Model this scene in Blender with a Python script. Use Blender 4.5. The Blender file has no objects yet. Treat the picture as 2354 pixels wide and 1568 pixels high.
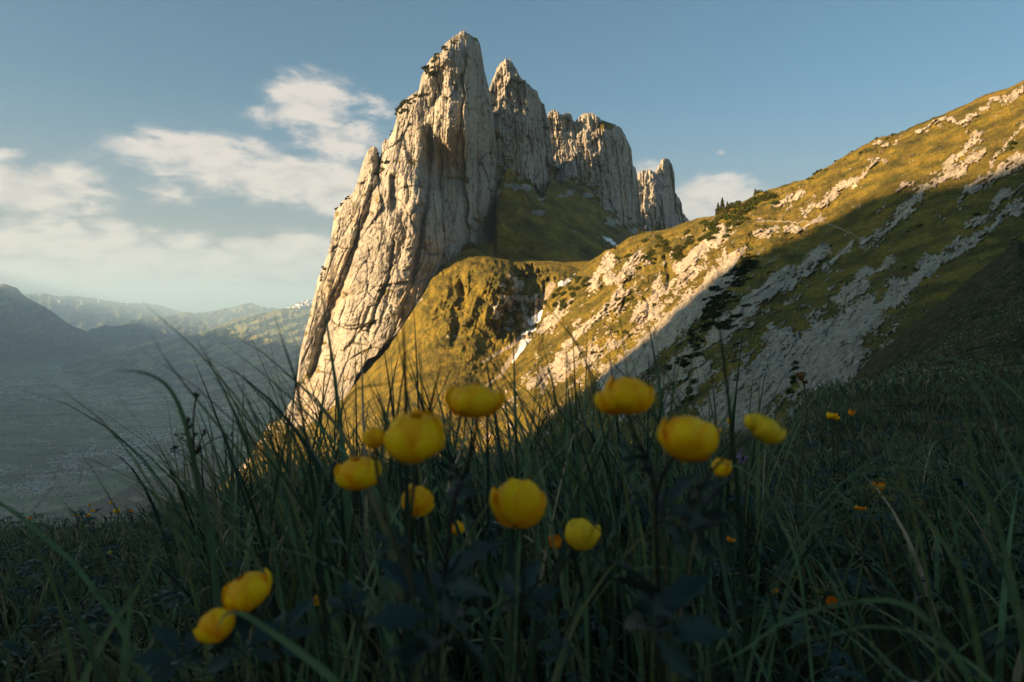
import bpy, math, random
import numpy as np
from mathutils import Vector, Matrix

# ------------------------------------------------------------------ camera, sky, sun, exposure
S = bpy.context.scene
COL = S.collection
F = 1569.0            # focal length in the photo's own pixels (2354 wide) -> 24 mm on 36 mm
CU, CV = 1177.0, 690.0

cam_d = bpy.data.cameras.new('camera')
cam = bpy.data.objects.new('camera', cam_d)
COL.objects.link(cam)
cam_d.lens = 24.0
cam_d.sensor_width = 36.0
cam.rotation_euler = (math.radians(90), 0, 0)
cam_d.shift_y = -94.0 / 2354.0
cam_d.clip_start = 0.05
cam_d.clip_end = 150000.0
cam_d.dof.use_dof = True
cam_d.dof.focus_distance = 3.5
cam_d.dof.aperture_fstop = 8.5
S.camera = cam

SUN_EL = math.radians(15.5)
SUN_AZ = math.atan2(-0.88, -0.475)          # from +Y towards +X
SUN = Vector((math.sin(SUN_AZ) * math.cos(SUN_EL), math.cos(SUN_AZ) * math.cos(SUN_EL), math.sin(SUN_EL)))
sl = bpy.data.lights.new('sun', 'SUN')
sl.energy = 5.0
sl.angle = math.radians(0.53)
sl.color = (1.0, 0.66, 0.33)
so = bpy.data.objects.new('sun', sl)
COL.objects.link(so)
so.rotation_euler = SUN.to_track_quat('Z', 'Y').to_euler()

S.view_settings.view_transform = 'Standard'
S.view_settings.look = 'None'
S.view_settings.exposure = 1.75
S.view_settings.gamma = 1.0
S.view_settings.use_curve_mapping = False
S.cycles.max_bounces = 9
S.cycles.diffuse_bounces = 8
S.cycles.glossy_bounces = 1
S.cycles.transmission_bounces = 3
S.cycles.transparent_max_bounces = 4
S.cycles.volume_bounces = 1
S.cycles.caustics_reflective = False
S.cycles.caustics_refractive = False
S.cycles.use_denoising = True

HAZE_DENSITY = 0.000042

# ------------------------------------------------------------------ node helpers
class NT:
    def __init__(s, tree):
        s.t = tree; s.n = tree.nodes; s.l = tree.links
    def node(s, kind, **kw):
        nd = s.n.new(kind)
        for k, v in kw.items():
            setattr(nd, k, v)
        return nd
    def put(s, sock, v):
        if v is None: return
        if hasattr(v, 'is_output'): s.l.new(v, sock)
        elif isinstance(v, (tuple, list)) and len(v) == 3 and sock.type == 'RGBA': sock.default_value = (*v, 1)
        else: sock.default_value = v
    def math(s, op, a, b=None, c=None, clamp=False):
        nd = s.node('ShaderNodeMath', operation=op, use_clamp=clamp)
        s.put(nd.inputs[0], a); s.put(nd.inputs[1], b); s.put(nd.inputs[2], c)
        return nd.outputs[0]
    def mix(s, f, a, b, blend='MIX'):
        nd = s.node('ShaderNodeMix', data_type='RGBA', blend_type=blend)
        s.put(nd.inputs[0], f); s.put(nd.inputs[6], a); s.put(nd.inputs[7], b)
        return nd.outputs[2]
    def noise(s, vec, scale, detail=4.0, rough=0.55, dist=0.0):
        nd = s.node('ShaderNodeTexNoise')
        s.put(nd.inputs['Vector'], vec); nd.inputs['Scale'].default_value = scale
        nd.inputs['Detail'].default_value = detail; nd.inputs['Roughness'].default_value = rough
        nd.inputs['Distortion'].default_value = dist
        return nd.outputs['Fac']
    def ramp(s, f, stops, interp='LINEAR'):
        nd = s.node('ShaderNodeValToRGB'); cr = nd.color_ramp; cr.interpolation = interp
        while len(cr.elements) < len(stops): cr.elements.new(0.5)
        for e, (p, c) in zip(cr.elements, stops):
            e.position = p; e.color = (*c, 1) if len(c) == 3 else c
        s.put(nd.inputs[0], f)
        return nd.outputs['Color']
    def smooth(s, v, a, b):
        nd = s.node('ShaderNodeMapRange', interpolation_type='SMOOTHSTEP')
        s.put(nd.inputs[0], v); nd.inputs[1].default_value = a; nd.inputs[2].default_value = b
        return nd.outputs[0]
    def attr(s, name):
        return s.node('ShaderNodeAttribute', attribute_name=name).outputs['Fac']
    def comb(s, x, y, z=0.0):
        nd = s.node('ShaderNodeCombineXYZ'); s.put(nd.inputs[0], x); s.put(nd.inputs[1], y); s.put(nd.inputs[2], z)
        return nd.outputs[0]
    def bump(s, h, strength, distance):
        nd = s.node('ShaderNodeBump'); s.put(nd.inputs['Height'], h)
        nd.inputs['Strength'].default_value = strength; nd.inputs['Distance'].default_value = distance
        return nd.outputs[0]
    def sep(s, v):
        nd = s.node('ShaderNodeSeparateXYZ'); s.put(nd.inputs[0], v); return nd.outputs

def material(name, rough=0.9, spec=0.2):
    m = bpy.data.materials.new(name); m.use_nodes = True
    t = NT(m.node_tree)
    b = m.node_tree.nodes['Principled BSDF']
    b.inputs['Roughness'].default_value = rough
    b.inputs['Specular IOR Level'].default_value = spec
    return m, t, b

# ------------------------------------------------------------------ world: Nishita sky with thin clouds
W = bpy.data.worlds.new('World'); S.world = W; W.use_nodes = True
w = NT(W.node_tree)
bg = W.node_tree.nodes['Background']
sky = w.node('ShaderNodeTexSky', sky_type='NISHITA', sun_disc=False)
sky.sun_elevation = SUN_EL
sky.sun_rotation = SUN_AZ % (2 * math.pi)
sky.altitude = 1700.0
sky.air_density = 1.0
sky.dust_density = 9.0
sky.ozone_density = 1.5
tc = w.node('ShaderNodeTexCoord')
d = w.sep(tc.outputs['Generated'])
az = w.math('ARCTAN2', d[0], d[1])                      # radians right of the view axis (+Y)
el = w.math('ARCSINE', d[2])
# cloud bodies: azimuth, elevation, half-width, half-height (radians), weight
def ae(u, v): 
    x = (u - CU) / F; z = (CV - v) / F
    return math.atan2(x, 1.0), math.atan2(z, math.hypot(1.0, x))
clouds = [(715,235,75,55,.85),(775,320,95,44,.66),(610,345,60,30,.55),(440,350,130,34,.85),(620,405,240,46,.84),(770,445,110,42,.75),
          (620,272,80,24,.5),(395,440,90,28,.5),(60,430,170,42,1.0),(20,365,60,20,.5),(160,560,260,40,.75),(60,620,240,60,.7),(650,590,180,42,1.2),(420,605,320,50,1.0),(300,670,500,50,.7),
          (1640,478,80,46,2.2),(1655,352,18,8,.40),(860,240,60,30,.5),(1480,400,40,25,.7),
          (-500,500,300,120,.8),(-900,400,400,80,.8),(2700,420,200,60,.6)]
field = None
for (u, v, su, sv, wt) in clouds:
    a0, e0 = ae(u, v)
    da = w.math('DIVIDE', w.math('SUBTRACT', az, a0), su / F * math.cos(a0) ** 2)
    de = w.math('DIVIDE', w.math('SUBTRACT', el, e0), sv / F)
    r2 = w.math('ADD', w.math('MULTIPLY', da, da), w.math('MULTIPLY', de, de))
    g = w.math('MULTIPLY', w.math('EXPONENT', w.math('MULTIPLY', r2, -0.8)), wt)
    field = g if field is None else w.math('MAXIMUM', field, g)
cv = w.comb(w.math('MULTIPLY', az, 1.0), w.math('MULTIPLY', el, 2.3), 0.37)
n1 = w.noise(cv, 6.5, 10.0, 0.66, 0.6)
n2 = w.noise(cv, 22.0, 6.0, 0.6, 0.3)
dens = w.math('ADD', w.math('MULTIPLY', field, 1.15), w.math('MULTIPLY', w.math('SUBTRACT', n1, 0.5), 1.6))
dens = w.math('ADD', dens, w.math('MULTIPLY', w.math('SUBTRACT', n2, 0.5), 1.2))
cover = w.smooth(dens, 0.10, 0.80)
cover = w.math('MULTIPLY', cover, w.smooth(field, 0.02, 0.30))
lowband = w.smooth(el, 0.11, -0.02)
cover = w.math('MULTIPLY', cover, 0.80)
lit = w.ramp(w.math('ADD', w.math('MULTIPLY', n2, 0.6), w.math('MULTIPLY', n1, 0.4)), [(0.35, (0.60, 0.56, 0.54)), (0.56, (0.98, 0.86, 0.74))])
STR = 0.057
skyc = w.mix(1.0, sky.outputs[0], (0.56, 0.775, 0.765), 'MULTIPLY')
skyc = w.mix(w.math('MULTIPLY', w.smooth(el, 0.30, -0.02), 0.8), skyc, (2.55, 2.08, 1.9))
skyc = w.mix(0.25, skyc, (0.5, 1.15, 1.5))
cl = w.node('ShaderNodeVectorMath', operation='SCALE'); w.put(cl.inputs[0], lit); cl.inputs['Scale'].default_value = 0.285 / STR
world_col = w.mix(cover, skyc, cl.outputs[0])
w.put(bg.inputs['Color'], world_col)
bg.inputs['Strength'].default_value = STR

# ------------------------------------------------------------------ numeric helpers
def _h(ix, iy, seed):
    n = (ix.astype(np.int64) * 374761393 + iy.astype(np.int64) * 668265263 + seed * 1442695041) & 0xffffffff
    n = ((n ^ (n >> 13)) * 1274126177) & 0xffffffff
    n = (n ^ (n >> 16)) & 0xffffffff
    return n
def rnd2(ix, iy, seed=0):
    return _h(ix, iy, seed) / 4294967295.0
def perlin(x, y, seed=0):
    x, y = np.broadcast_arrays(np.asarray(x, float), np.asarray(y, float))
    xi = np.floor(x).astype(np.int64); yi = np.floor(y).astype(np.int64)
    xf = x - xi; yf = y - yi
    u = xf * xf * xf * (xf * (xf * 6 - 15) + 10); v = yf * yf * yf * (yf * (yf * 6 - 15) + 10)
    def g(dx, dy):
        a = rnd2(xi + dx, yi + dy, seed) * 2 * np.pi
        return np.cos(a) * (xf - dx) + np.sin(a) * (yf - dy)
    a = g(0, 0) * (1 - u) + g(1, 0) * u
    b = g(0, 1) * (1 - u) + g(1, 1) * u
    return (a * (1 - v) + b * v) * 1.5
def fbm(x, y, oct=4, seed=0, gain=0.5):
    s = 0; a = 1.0; f = 1.0
    for i in range(oct):
        s = s + a * perlin(x * f, y * f, seed + i * 17); a *= gain; f *= 2.03
    return s
def ridged(x, y, oct=4, seed=0, gain=0.5):
    s = 0; a = 1.0; f = 1.0
    for i in range(oct):
        s = s + a * (1 - np.abs(perlin(x * f, y * f, seed + i * 31)) * 2); a *= gain; f *= 2.1
    return s / 1.9
def sst(x, a, b):
    t = np.clip((x - a) / (b - a), 0, 1); return t * t * (3 - 2 * t)
def pl(pts):
    a = np.array(pts, float); o = np.argsort(a[:, 0], kind='stable')
    return lambda u: np.interp(u, a[o, 0], a[o, 1])
def tps(pts):
    """smooth depth surface through (u, v, depth) points, interpolated as 1/depth so planes stay planes"""
    p = np.array(pts, float); n = len(p)
    X = p[:, :2] / 500.0; y = 1.0 / p[:, 2]
    def k(r2): return np.where(r2 > 1e-12, 0.5 * r2 * np.log(np.maximum(r2, 1e-12)), 0)
    r2 = ((X[:, None] - X[None]) ** 2).sum(-1)
    P = np.c_[np.ones(n), X]
    A = np.zeros((n + 3, n + 3)); A[:n, :n] = k(r2) + np.eye(n) * 1e-4; A[:n, n:] = P; A[n:, :n] = P.T
    c = np.linalg.solve(A, np.r_[y, 0, 0, 0])
    lo, hi = y.min() * 0.7, y.max() * 1.3
    def f(u, v):
        U = np.asarray(u, float) / 500.0; V = np.asarray(v, float) / 500.0
        s = c[n] + c[n + 1] * U + c[n + 2] * V
        for i in range(n):
            s = s + c[i] * k((U - X[i, 0]) ** 2 + (V - X[i, 1]) ** 2)
        return 1.0 / np.clip(s, lo, hi)
    return f
def slabs(q, v, p, seed, H=160.0, wob=0.5):
    wob = wob * .55
    """stepped rock slabs: piecewise offsets in bands of width p along the bedding coordinate q"""
    qq = q / p + wob * perlin(q / (p * 2.0), v / H, seed + 5) + 0.09 * perlin(v / 40.0, q / 300.0, seed + 9)
    i = np.floor(qq); fr = qq - i
    vv = v / H + rnd2(i, i * 0, seed + 3) * 7 + 0.3 * perlin(q / p, v / H * 2, seed + 8)
    j = np.floor(vv)
    a = rnd2(i, j, seed) - 0.5
    crack = np.exp(-(np.minimum(fr, 1 - fr) / 0.07) ** 2) * sst(perlin(q / p + seed, v / (H * .7), seed + 12), -.3, .5) * 1.6
    return a, fr - 0.5, crack

def facets(x, y, seed):
    """broken planar facets: every cell of an uneven mosaic is tilted its own way; returns offset, tilt, distance to the joint"""
    x = x + .35 * perlin(x * .7, y * .7, seed + 1); y = y + .35 * perlin(x * .7 + 9, y * .7, seed + 2)
    xi = np.floor(x).astype(np.int64); yi = np.floor(y).astype(np.int64)
    b1 = np.full(x.shape, 9.0); b2 = np.full(x.shape, 9.0); off = np.zeros(x.shape); tl = np.zeros(x.shape)
    for dx in (-1, 0, 1):
        for dy in (-1, 0, 1):
            cx = xi + dx; cy = yi + dy; px_ = cx + rnd2(cx, cy, seed + 3); py_ = cy + rnd2(cx, cy, seed + 4)
            d2 = (x - px_) ** 2 + (y - py_) ** 2; o_ = rnd2(cx, cy, seed + 5) - .5
            t_ = (x - px_) * (rnd2(cx, cy, seed + 6) - .5) * 2 + (y - py_) * (rnd2(cx, cy, seed + 7) - .5) * 2
            c = d2 < b1; b2 = np.where(c, b1, np.minimum(b2, d2)); b1 = np.where(c, d2, b1); off = np.where(c, o_, off); tl = np.where(c, t_, tl)
    return off, tl, np.sqrt(b2) - np.sqrt(b1)
def px(u, v, D):
    """a point of the place: D metres ahead of the camera, in the direction the photo shows it"""
    return Vector(((u - CU) / F * D, D, (CV - v) / F * D))

def mesh_from(name, verts, faces, mat=None, smooth=True, attrs=None, parent=None):
    verts = np.ascontiguousarray(verts, dtype=np.float32); faces = np.ascontiguousarray(faces, dtype=np.int32)
    me = bpy.data.meshes.new(name)
    k = faces.shape[1]
    me.vertices.add(len(verts)); me.vertices.foreach_set('co', verts.ravel())
    me.loops.add(faces.size); me.loops.foreach_set('vertex_index', faces.ravel())
    me.polygons.add(len(faces))
    me.polygons.foreach_set('loop_start', np.arange(0, faces.size, k, dtype=np.int32))
    me.polygons.foreach_set('use_smooth', np.full(len(faces), smooth, dtype=bool))
    me.update(calc_edges=True)
    for an, av in (attrs or {}).items():
        at = me.attributes.new(an, 'FLOAT', 'POINT'); at.data.foreach_set('value', np.ascontiguousarray(av, dtype=np.float32).ravel())
    if mat: me.materials.append(mat)
    o = bpy.data.objects.new(name, me); COL.objects.link(o)
    if parent: o.parent = parent
    return o
def grid_faces(nr, nc):
    i = np.arange(nr - 1)[:, None] * nc + np.arange(nc - 1)[None]
    return np.stack([i, i + nc, i + nc + 1, i + 1], -1).reshape(-1, 4)
def tag(o, label=None, cat=None, group=None, kind=None):
    if label: o['label'] = label
    if cat: o['category'] = cat
    if group: o['group'] = group
    if kind: o['kind'] = kind
    return o

RELIEF = {}
def relief(name, u0, u1, du, top, bot, nr, depth, mat, attrs=None, back=(0.03, 0.12, 0.3), smooth=True, pw=1.0):
    """a slope or cliff face as a closed-over terrain mesh: front face, crest and the far side going down behind it"""
    U = np.arange(u0, min(u1, 2400) + du * .5, du)
    if u1 > 2400: U = np.concatenate([U, np.arange(2412, u1 + 6, 12.0)])
    nc = len(U)
    T = (np.linspace(0, 1, nr) ** pw)[:, None]
    vt = top(U)[None]; vb = np.maximum(bot(U)[None], vt + 1.0)
    V = vt + (vb - vt) * T; UU = np.broadcast_to(U[None], V.shape)
    D = depth(UU, V, vt)
    X = (UU - CU) / F * D; Z = (CV - V) / F * D
    P = np.stack([X, D, Z], -1)
    rows = []
    for b in back[::-1]:
        Q = P[0].copy(); h = D[0] * b
        Q[:, 1] += h; Q[:, 2] -= h * 0.9; Q[:, 0] = Q[:, 0] + (Q[:, 0] / D[0]) * h * 0.6
        rows.append(Q)
    allP = np.concatenate([np.array(rows), P], 0) if rows else P
    nb = len(rows)
    A = {}
    for k, fn in (attrs or {}).items():
        a = fn(UU, V, D); A[k] = np.concatenate([np.repeat(a[:1], nb, 0), a], 0)
    o = mesh_from(name, allP.reshape(-1, 3), grid_faces(nr + nb, nc), mat, smooth, A)
    o['kind'] = 'structure'
    RELIEF[o.name] = (U, vt[0], vb[0], D, pw)
    return o
def look(o, u, v, lift=0.0):
    """the point of a relief's surface seen in direction (u, v)"""
    U, vt, vb, D, pw = RELIEF[o.name if hasattr(o, 'name') else o]
    i = np.clip(np.searchsorted(U, u), 0, len(U) - 1)
    t = np.clip((v - vt[i]) / (vb[i] - vt[i]), 0, 1) ** (1 / pw)
    j = int(round(t * (D.shape[0] - 1)))
    dd = D[j, i]; vv = max(v, vt[i])
    return px(u, vv, dd - lift)
# ------------------------------------------------------------------ materials of the land
def rock_colour(t, q, z, pos, gain=1.0, tint=(1.0, 0.97)):
    """pale limestone with bedding streaks, grey weathering and ochre stains"""
    st = t.noise(t.comb(t.math('MULTIPLY', q, 0.07), t.math('MULTIPLY', z, 0.016), 0.0), 1.0, 8.0, 0.68)
    fine = t.noise(t.comb(t.math('MULTIPLY', q, 0.55), t.math('MULTIPLY', z, 0.14), 3.0), 1.0, 5.0, 0.65)
    blot = t.noise(pos, 0.03, 6.0, 0.6)
    c = t.ramp(st, [(0.26, (0.27, 0.26, 0.25)), (0.42, (0.43, 0.40, 0.365)), (0.62, (0.56, 0.52, 0.46)), (0.8, (0.46, 0.42, 0.36))])
    c = t.mix(t.math('MULTIPLY', t.smooth(fine, 0.54, 0.72), 0.32), c, (0.22, 0.21, 0.20))
    stain = t.noise(t.comb(t.math('MULTIPLY', q, 0.035), t.math('MULTIPLY', z, 0.012), 9.0), 1.0, 6.0, 0.65)
    c = t.mix(t.math('MULTIPLY', t.smooth(stain, 0.54, 0.70), 0.6), c, (0.52, 0.36, 0.17))
    c = t.mix(t.math('MULTIPLY', t.smooth(blot, 0.58, 0.74), 0.5), c, (0.26, 0.25, 0.24))
    speck = t.noise(pos, 0.45, 6.0, 0.7)
    c = t.mix(t.math('MULTIPLY', t.smooth(speck, 0.50, 0.68), 0.6), c, (0.16, 0.15, 0.135))
    ln = t.noise(t.comb(t.math('MULTIPLY', q, 0.11), t.math('MULTIPLY', z, 0.02), 21.0), 1.0, 3.0, 0.55)
    crk = t.smooth(t.math('ABSOLUTE', t.math('SUBTRACT', ln, 0.5)), 0.016, 0.004)
    ln2 = t.noise(pos, 0.09, 5.0, 0.6)
    crk2 = t.smooth(t.math('ABSOLUTE', t.math('SUBTRACT', ln2, 0.5)), 0.010, 0.002)
    c = t.mix(t.math('MULTIPLY', t.math('MAXIMUM', crk, t.math('MULTIPLY', crk2, 0.7)), 0.5), c, (0.07, 0.065, 0.06))
    c = t.mix(1.0, c, (gain, gain * tint[0], gain * tint[1]), 'MULTIPLY')
    return c, st, fine
def grass_colour(t, pos, k=1.0, dry=0.5):
    a = t.noise(pos, 0.035 * k, 7.0, 0.62)
    b = t.noise(pos, 0.35 * k, 5.0, 0.6)
    c = t.ramp(a, [(0.3, (0.042, 0.042, 0.014)), (0.47, (0.13, 0.100, 0.022)), (0.6, (0.25, 0.182, 0.028)), (0.75, (0.28, 0.165, 0.038))])
    c = t.mix(t.math('MULTIPLY', t.smooth(t.noise(pos, 0.09 * k, 6.0, 0.65), 0.50, 0.66), 0.65), c, (0.070, 0.088, 0.018))
    c = t.mix(t.math('MULTIPLY', t.smooth(b, 0.45, 0.72), 0.6), c, (0.03, 0.038, 0.012))
    c = t.mix(t.math('MULTIPLY', t.smooth(t.noise(pos, 0.9 * k, 4.0, 0.7), 0.56, 0.70), 0.55), c, (0.34, 0.25, 0.10))
    return c, b
def land_material(name, gain=1.0, gk=1.0, bump=1.0, tint=(1.0, 0.97)):
    m, t, b = material(name, 0.92, 0.12)
    tc = t.node('ShaderNodeTexCoord').outputs['Object']
    s = t.sep(tc)
    q = t.attr('bedding'); z = t.attr('along')
    rc, st, fine = rock_colour(t, q, z, tc, gain, tint)
    gc, gb = grass_colour(t, tc, gk)
    # the grass edge is broken up finely around the mesh-level mask
    e = t.noise(tc, 0.22 * gk, 8.0, 0.72)
    veg = t.smooth(t.math('ADD', t.attr('veg'), t.math('MULTIPLY', t.math('SUBTRACT', e, 0.5), 1.35)), 0.44, 0.56)
    scree = t.attr('scree')
    sc = t.ramp(t.noise(tc, 0.5 * gk, 4.0, 0.7), [(0.35, (0.20, 0.16, 0.11)), (0.65, (0.50, 0.43, 0.33))])
    col = t.mix(veg, rc, gc)
    col = t.mix(t.smooth(t.math('ADD', scree, t.math('MULTIPLY', t.math('SUBTRACT', e, 0.5), 0.9)), 0.42, 0.6), col, sc)
    t.put(b.inputs['Base Color'], col)
    hr = t.math('ADD', t.math('MULTIPLY', st, 1.6), t.math('MULTIPLY', fine, 0.8))
    hh = t.mix(veg, hr, t.math('ADD', gb, t.math('MULTIPLY', t.noise(tc, 1.6 * gk, 3.0, 0.6), 0.5)))
    t.put(b.inputs['Normal'], t.bump(hh, 0.8, 2.2 * bump))
    return m
M_CLIFF = land_material('limestone_cliff', 0.69, gk=1.0, bump=1.3)
M_SLOPE = land_material('alpine_slope', 0.95, gk=2.0, bump=0.9, tint=(0.94, 0.84))
M_BOWL = land_material('green_bowl', 0.6, gk=0.8, bump=1.2)

# ------------------------------------------------------------------ the four rock peaks
jag = lambda amp, f, seed: (lambda u: amp * (fbm(u / f, u * 0 + seed, 4, seed, 0.6)))
p1_top = pl([(620,985),(632,978),(646,965),(662,935),(677,909),(685,856),(690,810),(700,767),(708,740),(717,701),(726,665),(731,638),(738,625),(751,592),(759,565),
    (765,517),(769.5,487),(788,462),(807,449),(815,437),(822,415),(827,396),(835,371),(847,343),(860,335),(868,343),(872,361),(875,359),(880,328),(885,320),(894,320),(904,300),
    (911,275),(915,247),(922,234),(939,224),(950,215),(963,208),(966,191),(969,175),(975,164),(981,150),(991,134),(1006,124),(1017,119),(1020,103),(1037,88),(1050,80),(1064,69),
    (1073,75),(1081,80),(1089,86),(1095,85),(1101,95),(1106,113),(1111,144),(1115,169),(1122,194),(1126,212),(1131,253),(1137,294),(1142,340),(1146,520),(1150,640)])
p1_base = pl([(620,1010),(660,1000),(705,985),(738,955),(778,925),(804,905),(820,865),(844,826),(863,818),(883,792),(913,765),(933,740),(962,700),(982,668),(990,645),(1005,625),(1025,615),(1048,605),(1058,585),(1065,563),(1083,556),(1101,562),(1116,567),(1134,562),(1141,540),(1150,560)])
def p1_q(U, V):
    U = np.asarray(U, float); g = np.maximum(V - 340.0, -150.0); h = np.maximum(V - 600.0, 0.0)
    lo = np.full(np.broadcast(U, V).shape, 500.0); hi = lo + 1100.0
    for _ in range(18):                                   # beds fan out: upright on the right, leaning on the left flank and at the foot
        m_ = (lo + hi) / 2; k_ = sst(m_, 868, 990)
        f_ = m_ - .33 * (1 - k_) * g - .40 * k_ * h - U
        lo = np.where(f_ < 0, m_, lo); hi = np.where(f_ < 0, hi, m_)
    return (lo + hi) / 2 - 700.0
P1_S = tps([(690,850,655),(700,767,660),(760,600,655),(830,400,665),(900,300,672),(800,880,600),(860,700,598),(860,520,612),(930,600,600),(930,400,622),(1000,260,640),(1010,560,612),
    (1030,200,646),(1055,90,656),(1066,140,648),(1070,230,640),(1068,300,642),(1000,450,620),(1060,450,668),(1050,580,640),(1060,530,654),(1100,540,704),(1100,300,694),(1120,450,716),(1142,540,752),(1140,350,754),(1108,150,705),(1125,250,726),(970,370,646),(1030,400,662),(740,900,612),(700,950,606)])
def p1_depth(U, V, vt):
    q = p1_q(U, V); D = P1_S(U, V)
    lowf = sst(V, 640, 860) * sst(U, 1000, 900)
    d = np.zeros_like(D)
    a, f, c = slabs(q, V, 62, 11, 420, 0.6); d += a * 17 + f * 12 + c * 5
    a, f, c = slabs(q, V, 25, 23, 240, 0.8); d += a * 4.5 + f * 2.2 + c * 3
    a, f, c = slabs(q, V, 11, 37, 110, 0.9); d += (a * 0.8 + f * 0.3 + c * 1.5)
    o_, t_, j_ = facets(q / 46, V / 120, 301); d += o_ * 6 + t_ * 7 + 2.0 * np.exp(-(j_ / .05) ** 2)
    o_, t_, j_ = facets(q / 17, V / 42 + q / 60, 311); d += o_ * 1.6 + t_ * 2.0 + 1.0 * np.exp(-(j_ / .07) ** 2)
    o_, t_, j_ = facets(q / 7, V / 15 - q / 40, 321); d += o_ * 1.3 + t_ * 1.6
    o_, t_, j_ = facets(q / 34 + 5, V / 24, 351); d += (o_ * 3.4 + t_ * 2.6) * sst(perlin(U / 70, V / 90, 352), -.3, .4)
    d *= (1 - 0.45 * lowf)
    d += fbm(q / 60, V / 120, 3, 5) * 5 + fbm(U / 16, V / 22, 5, 77, 0.7) * 1.3
    D = D + d * 0.62
    # deep gullies: along the left flank and beside the big pillar
    for (pts, wd, dp) in (([(872,350),(868,420),(820,560),(790,650),(745,760),(720,860)], 10, 20), ([(988,300),(985,420),(965,560),(950,640)], 6, 12),
                          ([(905,560),(893,640),(868,700),(848,760)], 4.5, 7), ([(1018,160),(1012,210),(998,240)], 9, 9),
                          ([(1090,120),(1092,260),(1098,420),(1092,540)], 6, 7), ([(1046,470),(1030,560),(1010,610)], 6, 7), ([(935,700),(900,690),(850,705),(830,760),(800,800)], 5, 5)):
        a = np.array(pts, float); uc = np.interp(V, a[:, 1], a[:, 0]); inside = sst(V, a[0, 1] - 20, a[0, 1] + 10) * (1 - sst(V, a[-1, 1] - 10, a[-1, 1] + 20)) if a[-1, 1] > a[0, 1] else 0
        if a[-1, 1] > a[0, 1]:
            D = D + dp * inside * np.exp(-((U - uc + 3 * fbm(V / 25, V * 0 + dp, 3, 3)) / wd) ** 2)
    # recess under the summit's left shoulder and in the middle of the face
    D = D + 26 * np.exp(-((U - 1000 - (V - 380) * 0.12) / 30) ** 2 - ((V - 400) / 95) ** 2) * sst(U, 966, 980)
    D = D + 14 * np.exp(-((U - 903) / 16) ** 2) * sst(V, 395, 410) * (1 - sst(V, 470, 500)) * sst(U, 893, 899)
    # the crest rounds over
    e = np.clip(1 - (V - vt) / 34.0, 0, 1); D = D + 20 * e ** 2
    return D
def rock_veg(seed, amt, q_fn=None):
    def f(U, V, D):
        sl = np.zeros_like(D)
        sl[1:-1] = (D[2:] - D[:-2]) / (V[2:] - V[:-2] + 1e-6) * F / D[1:-1]     # how much the surface leans back
        led = sst(-sl, 0.5, 2.2)
        n = fbm(U / 26, V / 20, 5, seed)
        return np.clip(0.10 + amt * led + 0.45 * n + 0.0, 0, 1)
    return f
zero = lambda U, V, D: np.zeros_like(D)
def p1_veg(U, V, D):
    v = rock_veg(3, 0.25)(U, V, D)
    for (a, b, ra, rb, s) in ((745,1000,60,22,.5),(880,668,22,10,.55),(850,745,30,10,.4),(870,690,40,8,.25),(1000,190,12,45,.25),(1070,420,14,30,.3),(705,860,22,60,.18),(1130,420,8,50,.25),(800,820,50,28,.22)):
        v = v + s * np.exp(-((U - a) / ra) ** 2 - ((V - b) / rb) ** 2)
    return np.clip(v - 0.06, 0, 1)
def q_attr(fn, s=0.4): return lambda U, V, D: fn(U, V) * s
def pk_label(o, label):
    o['label'] = label; return o
peak1 = relief('rock_peak', 622, 1147, 1.25, lambda u: p1_top(u) + 2.0 * fbm(u / 5, u * 0, 3, 401), p1_base, 560, p1_depth, M_CLIFF,
    {'veg': p1_veg, 'bedding': q_attr(p1_q), 'along': lambda U, V, D: V * 0.4, 'scree': zero}, back=(0.02, 0.06, 0.14, 0.4))

p2_top = pl([(1095,330),(1105,260),(1115,228),(1124,206),(1132,184),(1142,158),(1152,143),(1162,136),(1170,135),(1178,143),(1188,161),(1198,181),(1206,184),(1216,194),(1224,204),(1234,207),(1239,224),(1244,235),
    (1251,237),(1254,254),(1258,268),(1262,290),(1265,310),(1270,345),(1276,420),(1282,470)])
def fan_q(top_u, bot_u, lo, hi, v0, v1):
    def f(U, V):
        t = (V - v0) / (v1 - v0)
        l = lo[0] + (lo[1] - lo[0]) * t; h = hi[0] + (hi[1] - hi[0]) * t
        return (U - l) / (h - l) * (hi[0] - lo[0])
    return f
p2_q = fan_q(0, 0, (1105, 1115), (1258, 1290), 130, 460)
P2_S = tps([(1124,210,800),(1140,340,775),(1140,450,770),(1165,150,795),(1170,280,778),(1200,400,780),(1200,200,800),(1240,240,845),(1250,350,850),(1240,450,820),(1275,450,870),(1215,300,800)])
def wall_depth(surf, q_fn, scale, ks=1.0, seed=0, crest=7.0, cw=14.0):
    def f(U, V, vt):
        q = q_fn(U, V); D = surf(U, V); d = 0
        a, fr, c = slabs(q, V, 44 * ks, seed + 1, 220, .6); d = d + a * 9 + fr * 7 + c * 2
        a, fr, c = slabs(q, V, 17 * ks, seed + 2, 130, .7); d = d + a * 6 + fr * 3 + c * 2
        a, fr, c = slabs(q, V, 7 * ks, seed + 3, 60, .8); d = d + a * 2.2 + fr * 1.2 + c * 1.4
        o_, t_, j_ = facets(q / (24 * ks), V / 60, seed + 300); d = d + o_ * 7 + t_ * 8 + 2 * np.exp(-(j_ / .05) ** 2)
        o_, t_, j_ = facets(q / (9 * ks), V / 20 + q / 40, seed + 310); d = d + o_ * 3 + t_ * 4
        d = d + fbm(U / 40, V / 60, 4, seed) * 7 + fbm(U / 10, V / 14, 4, seed + 6, .66) * 3.0
        e = np.clip(1 - (V - vt) / cw, 0, 1)
        return D + d * 0.62 * scale + crest * scale * e ** 2
    return f
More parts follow.
